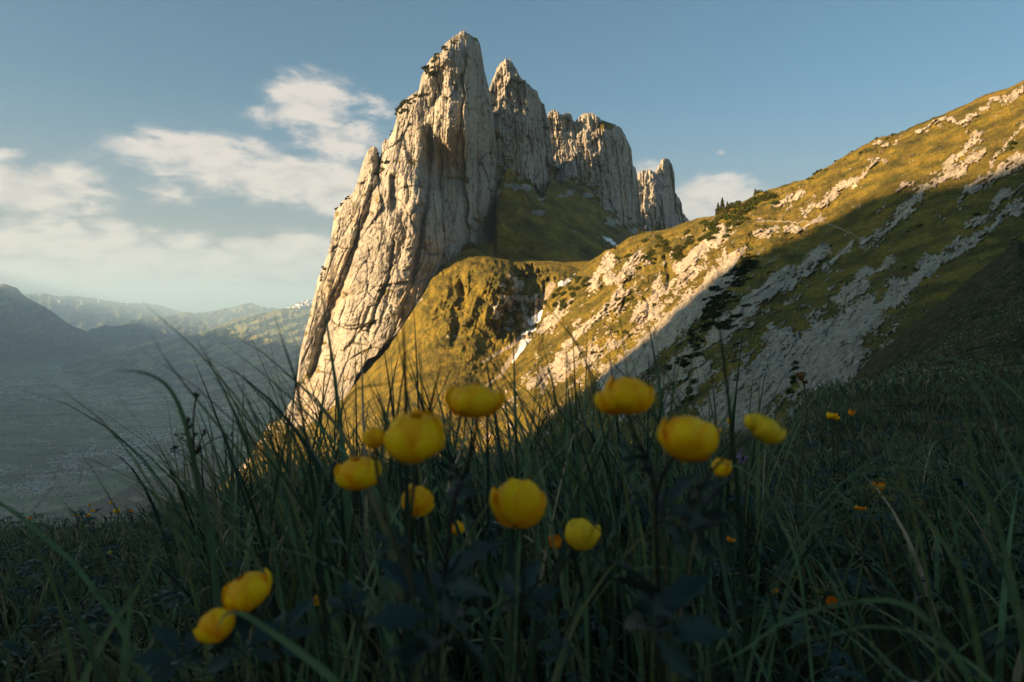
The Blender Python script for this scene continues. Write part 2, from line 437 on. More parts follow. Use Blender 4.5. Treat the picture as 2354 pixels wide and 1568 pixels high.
base_pts = [(1095,470),(1130,455),(1140,436),(1155,405),(1170,387),(1180,392),(1191,406),(1210,420),(1224,433),(1240,452),(1249,456),(1256,440),(1262,425),(1264,408),(1290,424),(1304,410),(1323,424),(1353,430),(1366,450),(1383,474),
    (1409,506),(1426,518),(1450,535),(1480,545),(1521,545),(1560,545),(1590,540),(1620,540)]
base_line = pl(base_pts)
under = lambda k: (lambda u: base_line(u) + k)
def v_mask(seed, line, amt=0.5, w_=60.0):
    def f(U, V, D):
        n = fbm(U / 30, V / 22, 5, seed)
        near = sst(V - line(U), -w_, 10)
        return np.clip(0.12 + amt * near + 0.42 * n, 0, 1)
    return f
peak2 = relief('rock_peak', 1097, 1281, 1.25, lambda u: p2_top(u) + 3.0 * fbm(u / 5, u * 0, 3, 402), under(25), 260, wall_depth(P2_S, p2_q, 1.2, 1.0, 50), M_CLIFF,
    {'veg': v_mask(8, base_line, .35, 70), 'bedding': q_attr(p2_q, .5), 'along': lambda U, V, D: V * .5, 'scree': zero}, back=(.02, .06, .2))

p3_top = pl([(1225,420),(1240,330),(1250,285),(1259,267),(1262,257),(1272,252),(1282,256),(1287,263),(1294,262),(1299,260),(1310,260),(1314,265),(1318,278),(1322,280),(1328,272),(1337,263),(1350,259),(1361,260),(1373,267),(1383,275),(1399,282),
    (1412,285),(1426,293),(1432,300),(1439,316),(1444,326),(1449,336),(1452,346),(1453,366),(1455,381),(1460,384),(1464,399),(1468,430),(1474,500)])
p3_q = fan_q(0, 0, (1230, 1250), (1455, 1490), 260, 520)
P3_S = tps([(1259,280,960),(1290,270,960),(1290,400,930),(1320,290,985),(1345,265,985),(1345,330,965),(1350,420,950),(1395,300,985),(1400,400,985),(1400,500,960),(1425,300,1040),(1435,400,1060),(1450,350,1105),(1455,450,1110),(1465,520,1110),(1250,400,940)])
peak3 = relief('rock_ridge', 1227, 1473, 1.25, lambda u: p3_top(u) + 3.2 * fbm(u / 5, u * 0, 3, 403), under(30), 230, wall_depth(P3_S, p3_q, 1.45, 1.0, 90), M_CLIFF,
    {'veg': lambda U, V, D: np.clip(v_mask(9, base_line, .4, 60)(U, V, D) + .75 * np.exp(-((U - 1392) / 22) ** 2 - ((V - 287) / 9) ** 2), 0, 1), 'bedding': q_attr(p3_q, .6), 'along': lambda U, V, D: V * .6, 'scree': zero}, back=(.02, .06, .2))
p4_top = pl([(1440,470),(1455,415),(1463,404),(1472,394),(1488,390),(1498,391),(1503,396),(1511,387),(1516,376),(1521,366),(1530,363),(1538,367),(1543,374),(1548,389),(1551,402),(1552,442),(1556,448),(1567,465),(1569,488),(1578,500),(1586,510),(1600,522)])
p4_q = fan_q(0, 0, (1445, 1450), (1560, 1590), 370, 540)
P4_S = tps([(1450,430,1330),(1480,400,1340),(1500,480,1310),(1530,370,1380),(1525,450,1350),(1548,450,1420),(1565,500,1450),(1590,515,1480)])
peak4 = relief('rock_pinnacle', 1442, 1598, 1.25, lambda u: p4_top(u) + 2.4 * fbm(u / 4, u * 0, 3, 404), under(30), 170, wall_depth(P4_S, p4_q, 1.9, .8, 130, 10, 16), M_CLIFF,
    {'veg': v_mask(10, base_line, .4, 40), 'bedding': q_attr(p4_q, .8), 'along': lambda U, V, D: V * .8, 'scree': zero}, back=(.02, .06, .2))

# ------------------------------------------------------------------ green bowl under the peaks
BOWL_S = tps([(1140,440,735),(1170,390,765),(1250,440,800),(1300,420,880),(1366,450,900),(1409,504,900),(1470,540,960),(1560,530,1250),(1145,600,680),(1250,600,665),(1340,600,690),(1420,560,800),(1300,520,745),(1200,500,720),(1200,680,640),(1420,680,700),(1090,560,665),(1100,680,620)])
def bowl_depth(U, V, vt):
    D = BOWL_S(U, V)
    s = (U * 0.62 - V * 0.78); r = (U * .78 + V * .62)
    d = fbm(s / 26, r / 160, 4, 61) * 5 + fbm(U / 40, V / 30, 4, 66) * 5 + fbm(U / 9, V / 8, 3, 68) * 0.7
    ribs = sst(V - base_line(U), 110, 10); d = d - ribs * ridged(U / 40, V / 70, 4, 69) * 9 + ribs * 3
    return D + d * .8
bowl_top = lambda u: np.maximum(base_line(u) + 3.0 * fbm(u / 12, u * 0, 4, 70), np.where(u < 1150, 432 + 128 * sst(u, 1144, 1135) + 6 * fbm(u / 4, u * 0, 3, 71), 0))
def bowl_veg(U, V, D):
    n = fbm(U / 34, V / 20, 5, 72); ribs = sst(V - base_line(U), 120, 10)
    return np.clip(1.0 - ribs * (0.25 + 0.8 * n), 0, 1)
def bowl_scree(U, V, D):
    U = U + 5 * fbm(U / 14, V / 14, 4, 73); V = V + 4 * fbm(U / 12, V / 12, 4, 75)
    s = 0
    for (a, b, c_, d_, w_) in ((1349,510,1400,545,3),(1375,545,1440,600,4.5),(1310,560,1352,596,5),(1336,478,1350,500,2),(1318,525,1325,540,3)):
        t = np.clip(((U - a) * (c_ - a) + (V - b) * (d_ - b)) / ((c_ - a) ** 2 + (d_ - b) ** 2), 0, 1)
        s = np.maximum(s, np.exp(-(((U - a - t * (c_ - a)) ** 2 + (V - b - t * (d_ - b)) ** 2) / w_ ** 2)))
    return s * (0.42 + .30 * fbm(U / 5, V / 4, 4, 74))
bowl = relief('green_bowl', 1075, 1620, 1.5, bowl_top, lambda u: u * 0 + 700, 230, bowl_depth, M_BOWL,
    {'veg': bowl_veg, 'bedding': lambda U, V, D: U * .5, 'along': lambda U, V, D: V * .5, 'scree': bowl_scree}, back=(.03, .08))

# ------------------------------------------------------------------ grassy spur between cliff and gully
spur_top = pl([(470,1150),(510,1112),(560,1066),(597,1012),(620,972),(660,960),(705,978),(738,945),(778,915),(804,895),(796,876),(820,852),(844,812),(863,806),(883,780),(913,753),(933,727),(962,687),(982,654),(990,631),(1005,611),(1025,603),(1045,595),
    (1065,576),(1088,570),(1101,574),(1114,582),(1141,592),(1177,598),(1220,594),(1243,600),(1265,600),(1300,603),(1345,600),(1400,600)])
SPUR_S = tps([(500,1085,520),(600,1010,560),(700,1000,560),(800,920,575),(900,800,580),(980,680,588),(1060,590,622),(1100,578,632),(1180,600,640),(1260,600,650),(1340,605,660),(1050,700,560),(1100,650,575),(1060,800,500),(1150,640,575),(1160,700,560),(1170,760,545),
    (1230,660,585),(1235,720,560),(1290,640,600),(1290,700,560),(1180,810,500),(1150,870,450),(1010,830,485),(1020,900,420),(900,900,480),(850,960,440),(1150,950,380),(1300,950,330),(700,1100,420),(900,1100,330),(1300,1100,260),(1400,800,430)])
def spur_depth(U, V, vt):
    D = SPUR_S(U, V)
    r = U * .86 + V * .5; s = -U * .5 + V * .86
    steep = np.exp(-((U - 1130) / 120) ** 2 - ((V - 715) / 100) ** 2)
    d = fbm(U / 60, V / 70, 5, 81, .5) * 9 * (0.35 + steep) - ridged((U + V * .35) / 38, V / 120, 4, 83) * 5 * steep
    a, fr, c = slabs(U + V * .25, V, 20, 84, 80, .9); d = d + (a * 5 + c * 2) * steep
    d = d + fbm(U / 12, V / 10, 4, 85, .6) * 1.3
    # deep notch beside the nose, gorge wall on its right
    d = d + 16 * np.exp(-((U - (1062 + (V - 650) * .05)) / 8) ** 2 - ((V - 668) / 22) ** 2)
    d = d + 16 * np.exp(-((U - (1048 + (V - 760) * -.2)) / 10) ** 2 - ((V - 770) / 30) ** 2)
    gU = U + 14 * fbm(U / 22, V / 22, 4, 91); gV = V + 16 * fbm(U / 14, V / 30, 4, 92)
    gorge = sst(gU + (V - 620) * .33, 1174, 1202) * (1 - sst(gU, 1215, 1300)) * sst(gV - .10 * (U - 1180), 606, 632) * (1 - sst(gV, 750, 800))
    d = d + 26 * gorge
    d = d - 12 * gorge * ridged(U / 15, V / 60, 4, 93)
    d = d + 13 * (1 - sst(U, 985, 1012)) * sst(U, 780, 820) * np.exp(-((V - vt) / 7.5) ** 2)
    e = np.clip(1 - (V - vt) / 14.0, 0, 1)
    return D + d + 7 * e ** 2
def spur_veg(U, V, D):
    n = fbm(U / 24, V / 17, 5, 88); steep = np.exp(-((U - 1190) / 62) ** 2 - ((V - 700) / 70) ** 2)
    b = np.exp(-((U - 1045) / 40) ** 2 - ((V - 770) / 70) ** 2) * .35
    foot = np.exp(-((U - 620) / 90) ** 2) * .2
    diag = np.exp(-((V - spur_top(U) - 8) / 16) ** 2) * sst(U, 1010, 960) * .5
    return np.clip(1.0 - (steep * 1.0 + b + foot + diag) * (0.65 + 1.2 * n), 0, 1)
def spur_scree(U, V, D):
    s = 0
    for (a, b, c_, d_, w_) in ((1268,655,1236,712,12),(1236,712,1212,770,13),(1212,770,1150,862,8),(1150,862,1095,905,4),(1205,775,1110,832,5),(1212,760,1170,800,6)):
        t = np.clip(((U - a) * (c_ - a) + (V - b) * (d_ - b)) / ((c_ - a) ** 2 + (d_ - b) ** 2), 0, 1)
        s = np.maximum(s, np.exp(-(((U - a - t * (c_ - a)) ** 2 + (V - b - t * (d_ - b)) ** 2) / w_ ** 2)))
    s = np.maximum(s, .55 * np.exp(-((U - 1020) / 25) ** 2 - ((V - 905) / 22) ** 2))
    return s * 0.8
spur = relief('grassy_spur', 472, 1400, 1.7, spur_top, lambda u: u * 0 + 1130, 420, spur_depth, M_SLOPE,
    {'veg': spur_veg, 'bedding': lambda U, V, D: (U + V * .3) * .5, 'along': lambda U, V, D: V * .5, 'scree': spur_scree}, back=(.02, .06), pw=1.15)

# ------------------------------------------------------------------ right-hand hillside
right_top = pl([(1090,960),(1130,900),(1166,853),(1193,816),(1216,790),(1236,757),(1249,711),(1262,684),(1275,664),(1305,655),(1328,628),(1348,605),(1374,589),(1394,575),(1414,569),(1440,549),(1460,539),(1480,532),(1500,531),(1523,529),(1546,522),
    (1566,514),(1589,506),(1612,500),(1640,497),(1680,478),(1725,455),(1743,443),(1787,431),(1818,420),(1849,413),(1871,402),(1893,389),(1918,374),(1943,357),(1974,340),(2005,323),(2024,315),(2055,309),(2083,298),(2105,287),(2130,278),(2145,270),
    (2167,264),(2186,254),(2223,239),(2248,225),(2267,217),(2292,209),(2317,203),(2336,193),(2354,184),(2480,125),(2700,20),(2900,-60)])
RIGHT_S = tps([(1600,505,470),(1500,532,500),(1430,555,505),(1340,612,520),(1270,680,505),(1235,760,480),(1160,870,410),(1800,425,440),(2000,325,410),(2354,185,360),(2700,20,330),(1900,600,270),(2100,500,260),(2354,400,250),(2700,300,230),(2100,640,190),(2354,520,200),
    (1850,850,155),(2000,760,160),(1700,950,145),(1650,820,195),(1500,900,205),(1700,700,240),(1600,720,265),(1500,800,265),(1550,620,370),(1400,700,365),(1320,720,400),(1300,850,330),(1250,950,270),(1400,950,210),(1450,600,430),(1700,560,340),(1800,1100,90),(1300,1100,190),(2354,800,110),(2100,900,100),(1780,480,395)])
def band(U, V, L):
    s = 0
    for (a, b, c_, d_, w_) in L:
        l2 = (c_ - a) ** 2 + (d_ - b) ** 2
        t = np.clip(((U - a) * (c_ - a) + (V - b) * (d_ - b)) / l2, 0, 1)
        s = np.maximum(s, np.exp(-((((U - a - t * (c_ - a)) ** 2 + (V - b - t * (d_ - b)) ** 2)) / w_ ** 2) ** 1.3))
    return s
SLAB = [(1400,885,1560,735,30),(1540,760,1655,640,27),(1475,835,1600,700,22),(1600,690,1690,590,16),(1560,620,1640,545,14),(1640,560,1662,525,13)]
ROCKS = SLAB + [(1990,560,2120,450,14),(2110,450,2255,318,13),(2200,470,2354,290,9),(1640,775,1900,575,15),(1660,740,1830,600,11),(1935,690,1985,640,20),(1985,640,2045,605,16),(1850,860,1990,700,34),(1960,760,2150,600,26),(2060,660,2200,560,20),
    (1600,1000,1800,790,30),(1700,960,1900,760,30),(1620,980,1720,930,30),(1880,850,1940,800,46),(1850,900,1960,870,26),(2170,600,2354,470,13),(2230,520,2354,430,14),(2110,300,2200,270,7),(2200,275,2354,205,10),(2240,440,2354,360,15),(2150,420,2260,350,12),
    (1850,490,1960,420,13),(1960,415,2010,370,9),(1740,540,1900,505,7),(1780,470,1850,440,8),(1440,960,1600,810,18),(1520,950,1620,840,15),(1330,765,1440,670,16),(1400,650,1470,600,14),(1365,650,1410,590,14),(1500,720,1530,660,22),(1470,740,1520,690,20),
    (1280,830,1330,760,12),(1560,660,1600,620,16),(1440,620,1480,590,14),(1250,760,1290,700,12),(1890,620,1960,560,7),(1760,650,1850,600,9),(2060,440,2100,420,10),(1230,880,1330,820,20),(1350,830,1400,790,14),(2000,330,2060,320,4)]
def right_coords(U, V):
    return U * .74 - V * .67, U * .67 + V * .74          # along the dipping beds, across them
_rc = {}
def right_rock(U, V):
    key = U.shape
    if key in _rc: return _rc[key]
    s, r = right_coords(U, V)
    wu = fbm(U / 60, V / 60, 4, 101) * 26; wv = fbm(U / 60, V / 60, 4, 102) * 26
    b = band(U + wu * .5, V + wv * .5, ROCKS)
    slab = band(U + wu * .15, V + wv * .15, SLAB)
    n = fbm(s / 46, r / 20, 6, 103, .62)
    n2 = fbm(s / 12, r / 6, 4, 107, .6)
    n3 = fbm(U / 6.5, V / 5, 3, 109, .7)
    m = b * 0.88 + n * 0.52 + n2 * 0.34 + n3 * .24 + 0.55 * sst(slab, .3, .9) - 0.10
    m = m + 0.42 * sst(V - 0.0, 520, 840) * sst(U, 1500, 1620) * (1 - sst(U, 2000, 2200))
    _rc[key] = (m, slab)
    return _rc[key]
def right_depth(U, V, vt):
    D = RIGHT_S(U, V); s, r = right_coords(U, V); m, slab = right_rock(U, V)
    k = D / F
    lit = (1 - sst(U + V * 1.1, 2330, 2500))              # the broken gully flank on the left
    d = fbm(U / 70, V / 55, 5, 111, .55) * 11
    o_, t_, j_ = facets(s / 46, r / 15, 331); d = d + sst(m, .3, .6) * (o_ * 7 + t_ * 7) * (1 - .6 * sst(slab, .3, .8))
    o_, t_, j_ = facets(s / 17, r / 7, 341); d = d + sst(m, .3, .6) * (o_ * 3 + t_ * 3) * (1 - .5 * sst(slab, .3, .8))
    d = d - sst(m, .35, .75) * (6 + 4 * fbm(s / 30, r / 9, 4, 112))
    d = d - ridged(s / 70, r / 16, 4, 113, .6) * 3.4 * sst(m, .3, .8)
    st = r / 15 + perlin(s / 90, r / 60, 114) * 1.4; i = np.floor(st); fr = st - i
    d = d + (rnd2(i, np.floor(s / 70 + rnd2(i, i * 0, 4) * 5), 115) - .5) * 5 * sst(m, .3, .7) * (1 - .7 * slab)
    d = d + fbm(U / 14, V / 10, 5, 116, .7) * 3.0 * (1 - .6 * sst(slab, .3, .8))
    d = d + lit * (-ridged((U * .8 + V * .45) / 60, (V * .8 - U * .3) / 110, 5, 118, .6) * 20 + fbm(U / 26, V / 30, 4, 119, .6) * 8)
    # dark clefts in the flank
    for (pts, wd, dp) in (([(1530,590),(1538,640),(1530,690)], 5, 22), ([(1483,684),(1492,700),(1486,738)], 5, 18), ([(1437,690),(1425,730)], 4, 12), ([(1413,750),(1408,772)], 6, 12), ([(1368,610),(1364,636)], 5, 10), ([(1300,700),(1290,760)], 5, 14)):
        a = np.array(pts, float); uc = np.interp(V, a[:, 1], a[:, 0])
        ins = sst(V, a[0, 1] - 15, a[0, 1] + 10) * (1 - sst(V, a[-1, 1] - 10, a[-1, 1] + 15))
        d = d + dp * ins * np.exp(-((U - uc - 3 * fbm(V / 12, V * 0 + dp, 3, 3)) / wd) ** 2)
    # step along the lower edge of the big slab and the rounded block
    d = d + 14 * np.exp(-((U - np.interp(V, [600,640,770,880,960], [1700,1668,1590,1470,1400]) - 6) / 7) ** 2) * sst(V, 700, 760) * (1 - sst(V, 900, 950))
    blk = np.exp(-(((U - 1905) / 75) ** 2 + ((V - 815) / 85) ** 2) ** 2); d = d - 26 * blk
    e = np.clip(1 - (V - vt) / 18.0, 0, 1)
    return D + d * k * 1.25 + 5 * e ** 2
def right_veg(U, V, D):
    m, slab = right_rock(U, V)
    lit = (1 - sst(U + V * 1.1, 2330, 2500))
    n = fbm(U / 22, V / 26, 5, 121, .6)
    return np.clip(1.12 - m * 1.25 - lit * (.20 + .5 * n) * sst(V - right_top(U), 15, 60), 0, 1)
right = relief('rocky_hillside', 1092, 2900, 1.7, lambda u: right_top(u) + 1.6 * fbm(u / 14, u * 0, 4, 120), lambda u: np.interp(u, [1092, 2000, 2900], [1100, 1100, 950]), 500, right_depth, M_SLOPE,
    {'veg': right_veg, 'bedding': lambda U, V, D: right_coords(U, V)[1] * .9, 'along': lambda U, V, D: right_coords(U, V)[0] * 2.0,
     'scree': lambda U, V, D: band(U, V + 4 * fbm(U / 20, V * 0, 3, 5), [(1740,508,1900,512,3),(1900,512,2010,560,2.5),(1370,830,1480,740,5),(1300,900,1370,835,5),(1640,500,1600,560,2)]) * .62},
    back=(.03, .1, .3))

# ------------------------------------------------------------------ mountain out of view on the left: its crest throws the evening shade on the near slope
edge = [(2700,250),(2500,320),(2354,374),(2255,415),(2160,425),(2068,430),(2021,443),(1950,480),(1880,518),(1834,546),(1756,583),(1667,640),(1592,729),(1528,768),(1446,832),(1330,930),(1240,1000),(1150,1060),(1050,1110)]
def surf_pt(u, v):
    D = float(right_depth_base(u, v)); return px(u, v, D)
def right_depth_base(u, v): return RIGHT_S(np.array([float(u)]), np.array([float(v)]))[0]
crest = []
L = 1500.0
for (u, v) in edge:
    p = surf_pt(u, v)
    crest.append(p + SUN * L)
crest.append(crest[-1] + Vector((30, 60, -250)))
crest.append(crest[-1] + Vector((60, 80, -500)))
first = crest[0] + (crest[0] - crest[1]).normalized() * 600; first.z = min(first.z, 540.0)
crest.insert(0, first)
perp = Vector((SUN.x, SUN.y, 0)).normalized()
cp = []
for a, b in zip(crest[:-1], crest[1:]):
    n = max(2, int((b - a).length / 12))
    for i in range(n): cp.append(a.lerp(b, i / n))
cp.append(crest[-1])
cp = np.array([tuple(p) for p in cp])
cp[:, 2] += 3.0 * fbm(np.arange(len(cp)) / 4.0, np.zeros(len(cp)), 4, 130)
rows = []
for k, (off, dz) in enumerate([(-560, -1), (-420, -420), (-240, -230), (-110, -110), (-40, -38), (0, 0), (45, -40), (130, -120), (260, -250), (450, -430), (620, -1)]):
    r = cp.copy(); r[:, 0] += perp.x * off; r[:, 1] += perp.y * off
    r[:, 2] = (-1260.0 if dz == -1 else r[:, 2] + dz) + (0 if dz in (0, -1) else 14 * fbm(np.arange(len(cp)) / 5.0, np.full(len(cp), k * 3.1), 4, 131))
    rows.append(r)
Rw = np.array(rows); nr_, nc_ = Rw.shape[:2]
sm = mesh_from('shading_mountain', Rw.reshape(-1, 3), grid_faces(nr_, nc_), M_SLOPE, True,
    {'veg': np.full(nr_ * nc_, .8), 'bedding': Rw[..., 0].ravel() * .2, 'along': Rw[..., 2].ravel() * .2, 'scree': np.zeros(nr_ * nc_)})
sm.name = 'mountain'
sm['kind'] = 'structure'
# the range along the west side of the valley, left of the view: at this hour it keeps the valley floor in its shade
rp = np.array([(-3000, 300, 150), (-3900, 1700, 420), (-5300, 3500, 800), (-6800, 5200, 930), (-8700, 7600, 960), (-10800, 10200, 980), (-13300, 13300, 940), (-15500, 16000, 700)], float)
tt_ = np.linspace(0, len(rp) - 1, 160); rc_ = np.stack([np.interp(tt_, np.arange(len(rp)), rp[:, k]) for k in range(3)], 1)
rc_[:, 2] += 60 * fbm(tt_ * 1.7, tt_ * 0, 5, 140)
rows = []
for k, (off, fz) in enumerate([(-2400, 0), (-1700, .25), (-900, .6), (-350, .86), (0, 1), (300, .84), (700, .58), (1150, .27), (1500, 0)]):
    q_ = rc_.copy(); q_[:, 0] += .78 * off; q_[:, 1] += .62 * off; q_[:, 2] = -1255 + (rc_[:, 2] + 1255) * fz + (50 * fbm(tt_ * 2.2, tt_ * 0 + k * 2.7, 4, 141) if 0 < fz < 1 else 0)
    rows.append(q_)
Rw = np.array(rows)
wr = mesh_from('mountain_range', Rw.reshape(-1, 3), grid_faces(*Rw.shape[:2]), M_SLOPE, True, {'veg': np.full(Rw.shape[0] * Rw.shape[1], .8), 'bedding': Rw[..., 0].ravel() * .2, 'along': Rw[..., 2].ravel() * .2, 'scree': np.zeros(Rw.shape[0] * Rw.shape[1])})
wr['kind'] = 'structure'
# ------------------------------------------------------------------ valley floor, valley hills and far mountains
VZ = -1250.0
def vy(v): return -VZ * F / (v - CV)
mv, t, b = material('valley_fields', 0.95, 0.05)
tcn = t.node('ShaderNodeTexCoord').outputs['Object']
rot = t.node('ShaderNodeMapping'); rot.inputs['Rotation'].default_value = (0, 0, math.radians(24)); t.put(rot.inputs[0], tcn)
wob = t.node('ShaderNodeTexNoise'); wob.inputs['Scale'].default_value = 0.0012; t.put(wob.inputs['Vector'], tcn)
wv = t.node('ShaderNodeVectorMath', operation='MULTIPLY_ADD'); t.put(wv.inputs[0], wob.outputs['Color']); wv.inputs[1].default_value = (420, 420, 0); t.put(wv.inputs[2], rot.outputs[0])
br = t.node('ShaderNodeTexBrick'); t.put(br.inputs['Vector'], wv.outputs[0])
br.inputs['Color1'].default_value = (0.0, 0.0, 0.0, 1); br.inputs['Color2'].default_value = (1, 1, 1, 1); br.inputs['Mortar'].default_value = (0.5, 0.5, 0.5, 1)
br.inputs['Scale'].default_value = 1.0; br.inputs['Brick Width'].default_value = 330.0; br.inputs['Row Height'].default_value = 120.0; br.inputs['Mortar Size'].default_value = 2.0
br.offset = 0.37; br.squash = 1.6; br.squash_frequency = 3
fc = t.ramp(br.outputs['Color'], [(0.0, (0.05, 0.09, 0.035)), (0.3, (0.085, 0.13, 0.05)), (0.55, (0.055, 0.085, 0.035)), (0.75, (0.13, 0.16, 0.07)), (0.92, (0.22, 0.19, 0.12)), (1.0, (0.07, 0.12, 0.045))])
big = t.noise(tcn, 0.0011, 5, 0.6)
fc = t.mix(t.smooth(big, 0.55, 0.68), fc, (0.045, 0.07, 0.035))
wood = t.noise(tcn, 0.0035, 7, 0.65)
fc = t.mix(t.smooth(wood, 0.60, 0.63), fc, (0.018, 0.032, 0.018))
t.put(b.inputs['Base Color'], fc)
xs = np.linspace(-60000, 60000, 60); ys = np.concatenate([np.linspace(-6000, 30000, 40), np.linspace(33000, 90000, 10)])
XX, YY = np.meshgrid(xs, ys)
vg = mesh_from('valley_ground', np.stack([XX, YY, np.full_like(XX, VZ)], -1).reshape(-1, 3), grid_faces(len(ys), len(xs)), mv)
vg['kind'] = 'structure'

mf, t, b = material('forest_and_meadow', 0.95, 0.05)
tcn = t.node('ShaderNodeTexCoord').outputs['Object']
a = t.attr('veg'); e = t.noise(tcn, 0.006, 7, 0.65)
tree = t.noise(tcn, 0.04, 3, 0.7)
forest = t.mix(t.smooth(tree, 0.4, 0.65), (0.008, 0.018, 0.012), (0.020, 0.036, 0.020))
mead = t.ramp(t.noise(tcn, 0.002, 5, 0.6), [(0.35, (0.10, 0.13, 0.045)), (0.65, (0.22, 0.19, 0.085))])
col = t.mix(t.smooth(t.math('ADD', a, t.math('MULTIPLY', t.math('SUBTRACT', e, 0.5), 0.8)), 0.46, 0.54), mead, forest)
col = t.mix(t.smooth(t.math('ADD', t.attr('snow'), t.math('MULTIPLY', t.math('SUBTRACT', e, 0.5), 0.8)), 0.47, 0.53), col, (0.8, 0.8, 0.82))
t.put(b.inputs['Base Color'], col)
t.put(b.inputs['Normal'], t.bump(tree, 0.8, 12.0))

def hill(name, top, bot, surf, u0, u1, du, nr, rough, seed, veg, snow=zero, scale=60, mat=mf):
    def dep(U, V, vt):
        D = surf(U, V)
        d = (ridged(U / scale + V / scale * .6, V / (scale * .8) - U / scale * .3, 5, seed, .55) - .6) * -rough + fbm(U / 14, V / 9, 4, seed + 3, .55) * rough * .22
        return D * (1 + d) + 0.04 * D * np.clip(1 - (V - vt) / 10.0, 0, 1) ** 2
    tp = lambda u: top(u) + .9 * fbm(u / 7, u * 0, 4, seed + 9, .6)
    return relief(name, u0, u1, du, tp, bot, nr, dep, mat, {'veg': veg, 'snow': snow}, back=(.05, .2))

hill_top = pl([(125,852),(141,841),(170,828),(202,817),(245,802),(282,791),(320,788),(363,779),(400,776),(431,772),(464,766),(504,748),(544,732),(605,720),(640,711),(653,708),(665,710),(714,712),(800,720)])
hill_bot = pl([(125,856),(141,858),(169,880),(242,893),(322,895),(403,900),(484,915),(620,960),(800,1000)])
HILL_S = tps([(141,850,12300),(242,888,9950),(403,881,10000),(550,880,9000),(700,900,7800),(202,817,13200),(363,779,14500),(504,748,14800),(605,720,15500),(714,712,15500),(700,800,10500),(500,820,11800),(300,830,12200),(620,955,7300)])
def hill_veg(U, V, D):
    s, r = U * .96 - V * .28, U * .28 + V * .96
    n = fbm(s / 60, r / 11, 5, 201, .6)
    m = .62 - 1.0 * np.clip(n, -1, 1) - .35 * sst(V - hill_top(U), 28, 0) * sst(U, 480, 540) - .5 * sst(U - 560 + (V - 880) * 3, 0, 100) * sst(V, 800, 850)
    return np.clip(m + .25 * sst(V, 820, 860) * (1 - sst(U, 400, 500)), 0, 1)
vhill = hill('valley_hill', hill_top, hill_bot, HILL_S, 126, 800, 1.7, 150, .035, 200, hill_veg)

fore_top = pl([(90,1205),(130,1192),(200,1165),(260,1140),(300,1120),(350,1096),(380,1090),(430,1068),(480,1052),(520,1035),(560,1010),(620,975),(700,950)])
FORE_S = tps([(100,1200,3600),(300,1125,3900),(480,1055,3900),(620,975,4300),(300,1250,3000),(500,1250,2400),(650,1250,2100),(100,1260,3300)])
def fore_veg(U, V, D): return np.clip(.75 - .9 * fbm(U / 70, V / 25, 4, 221), 0, 1)
fhill = hill('wooded_hill', fore_top, lambda u: u * 0 + 1290, FORE_S, 92, 700, 2.2, 90, .02, 220, fore_veg)

m1_top = pl([(-700,655),(-500,645),(-300,660),(-150,648),(-60,655),(0,653),(12,653),(40,662),(52,676),(73,690),(105,706),(129,722),(145,736),(173,752),(198,760),(215,785),(230,800)])
M1_S = tps([(0,655,17500),(100,706,17500),(198,758,16500),(0,780,13500),(100,780,14500),(200,790,15500),(-600,600,17000),(-600,800,12000)])
mt1 = hill('mountain', m1_top, lambda u: u * 0 + 806, M1_S, -700, 229, 2.5, 90, .05, 240, lambda U, V, D: .35 + .4 * sst(V, 690, 740) + fbm(U / 30, V / 20, 4, 7) * .3, lambda U, V, D: np.zeros_like(D), 50)
m2_top = pl([(190,790),(205,757),(242,748),(262,750),(290,746),(306,743),(335,748),(363,758),(383,768),(391,775),(400,790)])
mt2 = hill('hill', m2_top, lambda u: u * 0 + 800, tps([(205,757,19000),(300,745,19000),(391,775,18500),(300,790,16000),(205,790,16000),(391,800,16500)]), 192, 399, 2, 40, .04, 250, lambda U, V, D: np.full_like(D, .8), scale=30)
m3_top = pl([(250,770),(282,742),(320,733),(347,726),(379,731),(405,722),(427,717),(448,720),(484,716),(510,710),(536,706),(560,699),(577,696),(597,704),(629,708),(680,715),(760,720)])
mt3 = hill('mountain_range', m3_top, lambda u: u * 0 + 800, tps([(282,742,23000),(427,717,26000),(577,696,29000),(700,715,29000),(282,790,20000),(577,790,21000),(700,790,21000)]), 252, 760, 2, 60, .04, 260,
    lambda U, V, D: .5 + fbm(U / 20, V / 20, 4, 8) * .5, lambda U, V, D: .25 + .4 * fbm(U / 10, V / 10, 4, 9) * sst(720 - V, 0, 12), 40)
m4_top = pl([(-200,700),(0,690),(52,678),(75,675),(97,674),(133,681),(165,680),(202,684),(240,690),(282,696),(320,696),(363,700),(403,712),(440,725),(480,740)])
mt4 = hill('mountain_range', m4_top, lambda u: u * 0 + 800, tps([(0,690,36000),(97,674,36000),(282,696,36000),(450,725,35000),(0,790,27000),(450,790,27000)]), -200, 480, 2, 60, .05, 270,
    lambda U, V, D: .5 + fbm(U / 20, V / 20, 4, 8) * .5, lambda U, V, D: np.clip(.30 + .5 * fbm(U / 8, V / 8, 4, 19), 0, 1) * sst(720 - V, 0, 25), 40)
m5_top = pl([(640,722),(661,708),(672,702),(686,696),(697,693),(708,689),(718,690),(730,686),(780,690)])
mt5 = hill('snowy_mountain', m5_top, lambda u: u * 0 + 760, tps([(661,708,17500),(708,689,18000),(780,690,18500),(661,750,17000),(780,750,17000)]), 642, 780, 1.5, 50, .03, 280,
    lambda U, V, D: .4 + .2 * sst(V, 705, 715), lambda U, V, D: np.clip(.62 + .9 * fbm(U / 9, V / 5, 4, 29) - sst(V, 706, 713), 0, 1), 20)

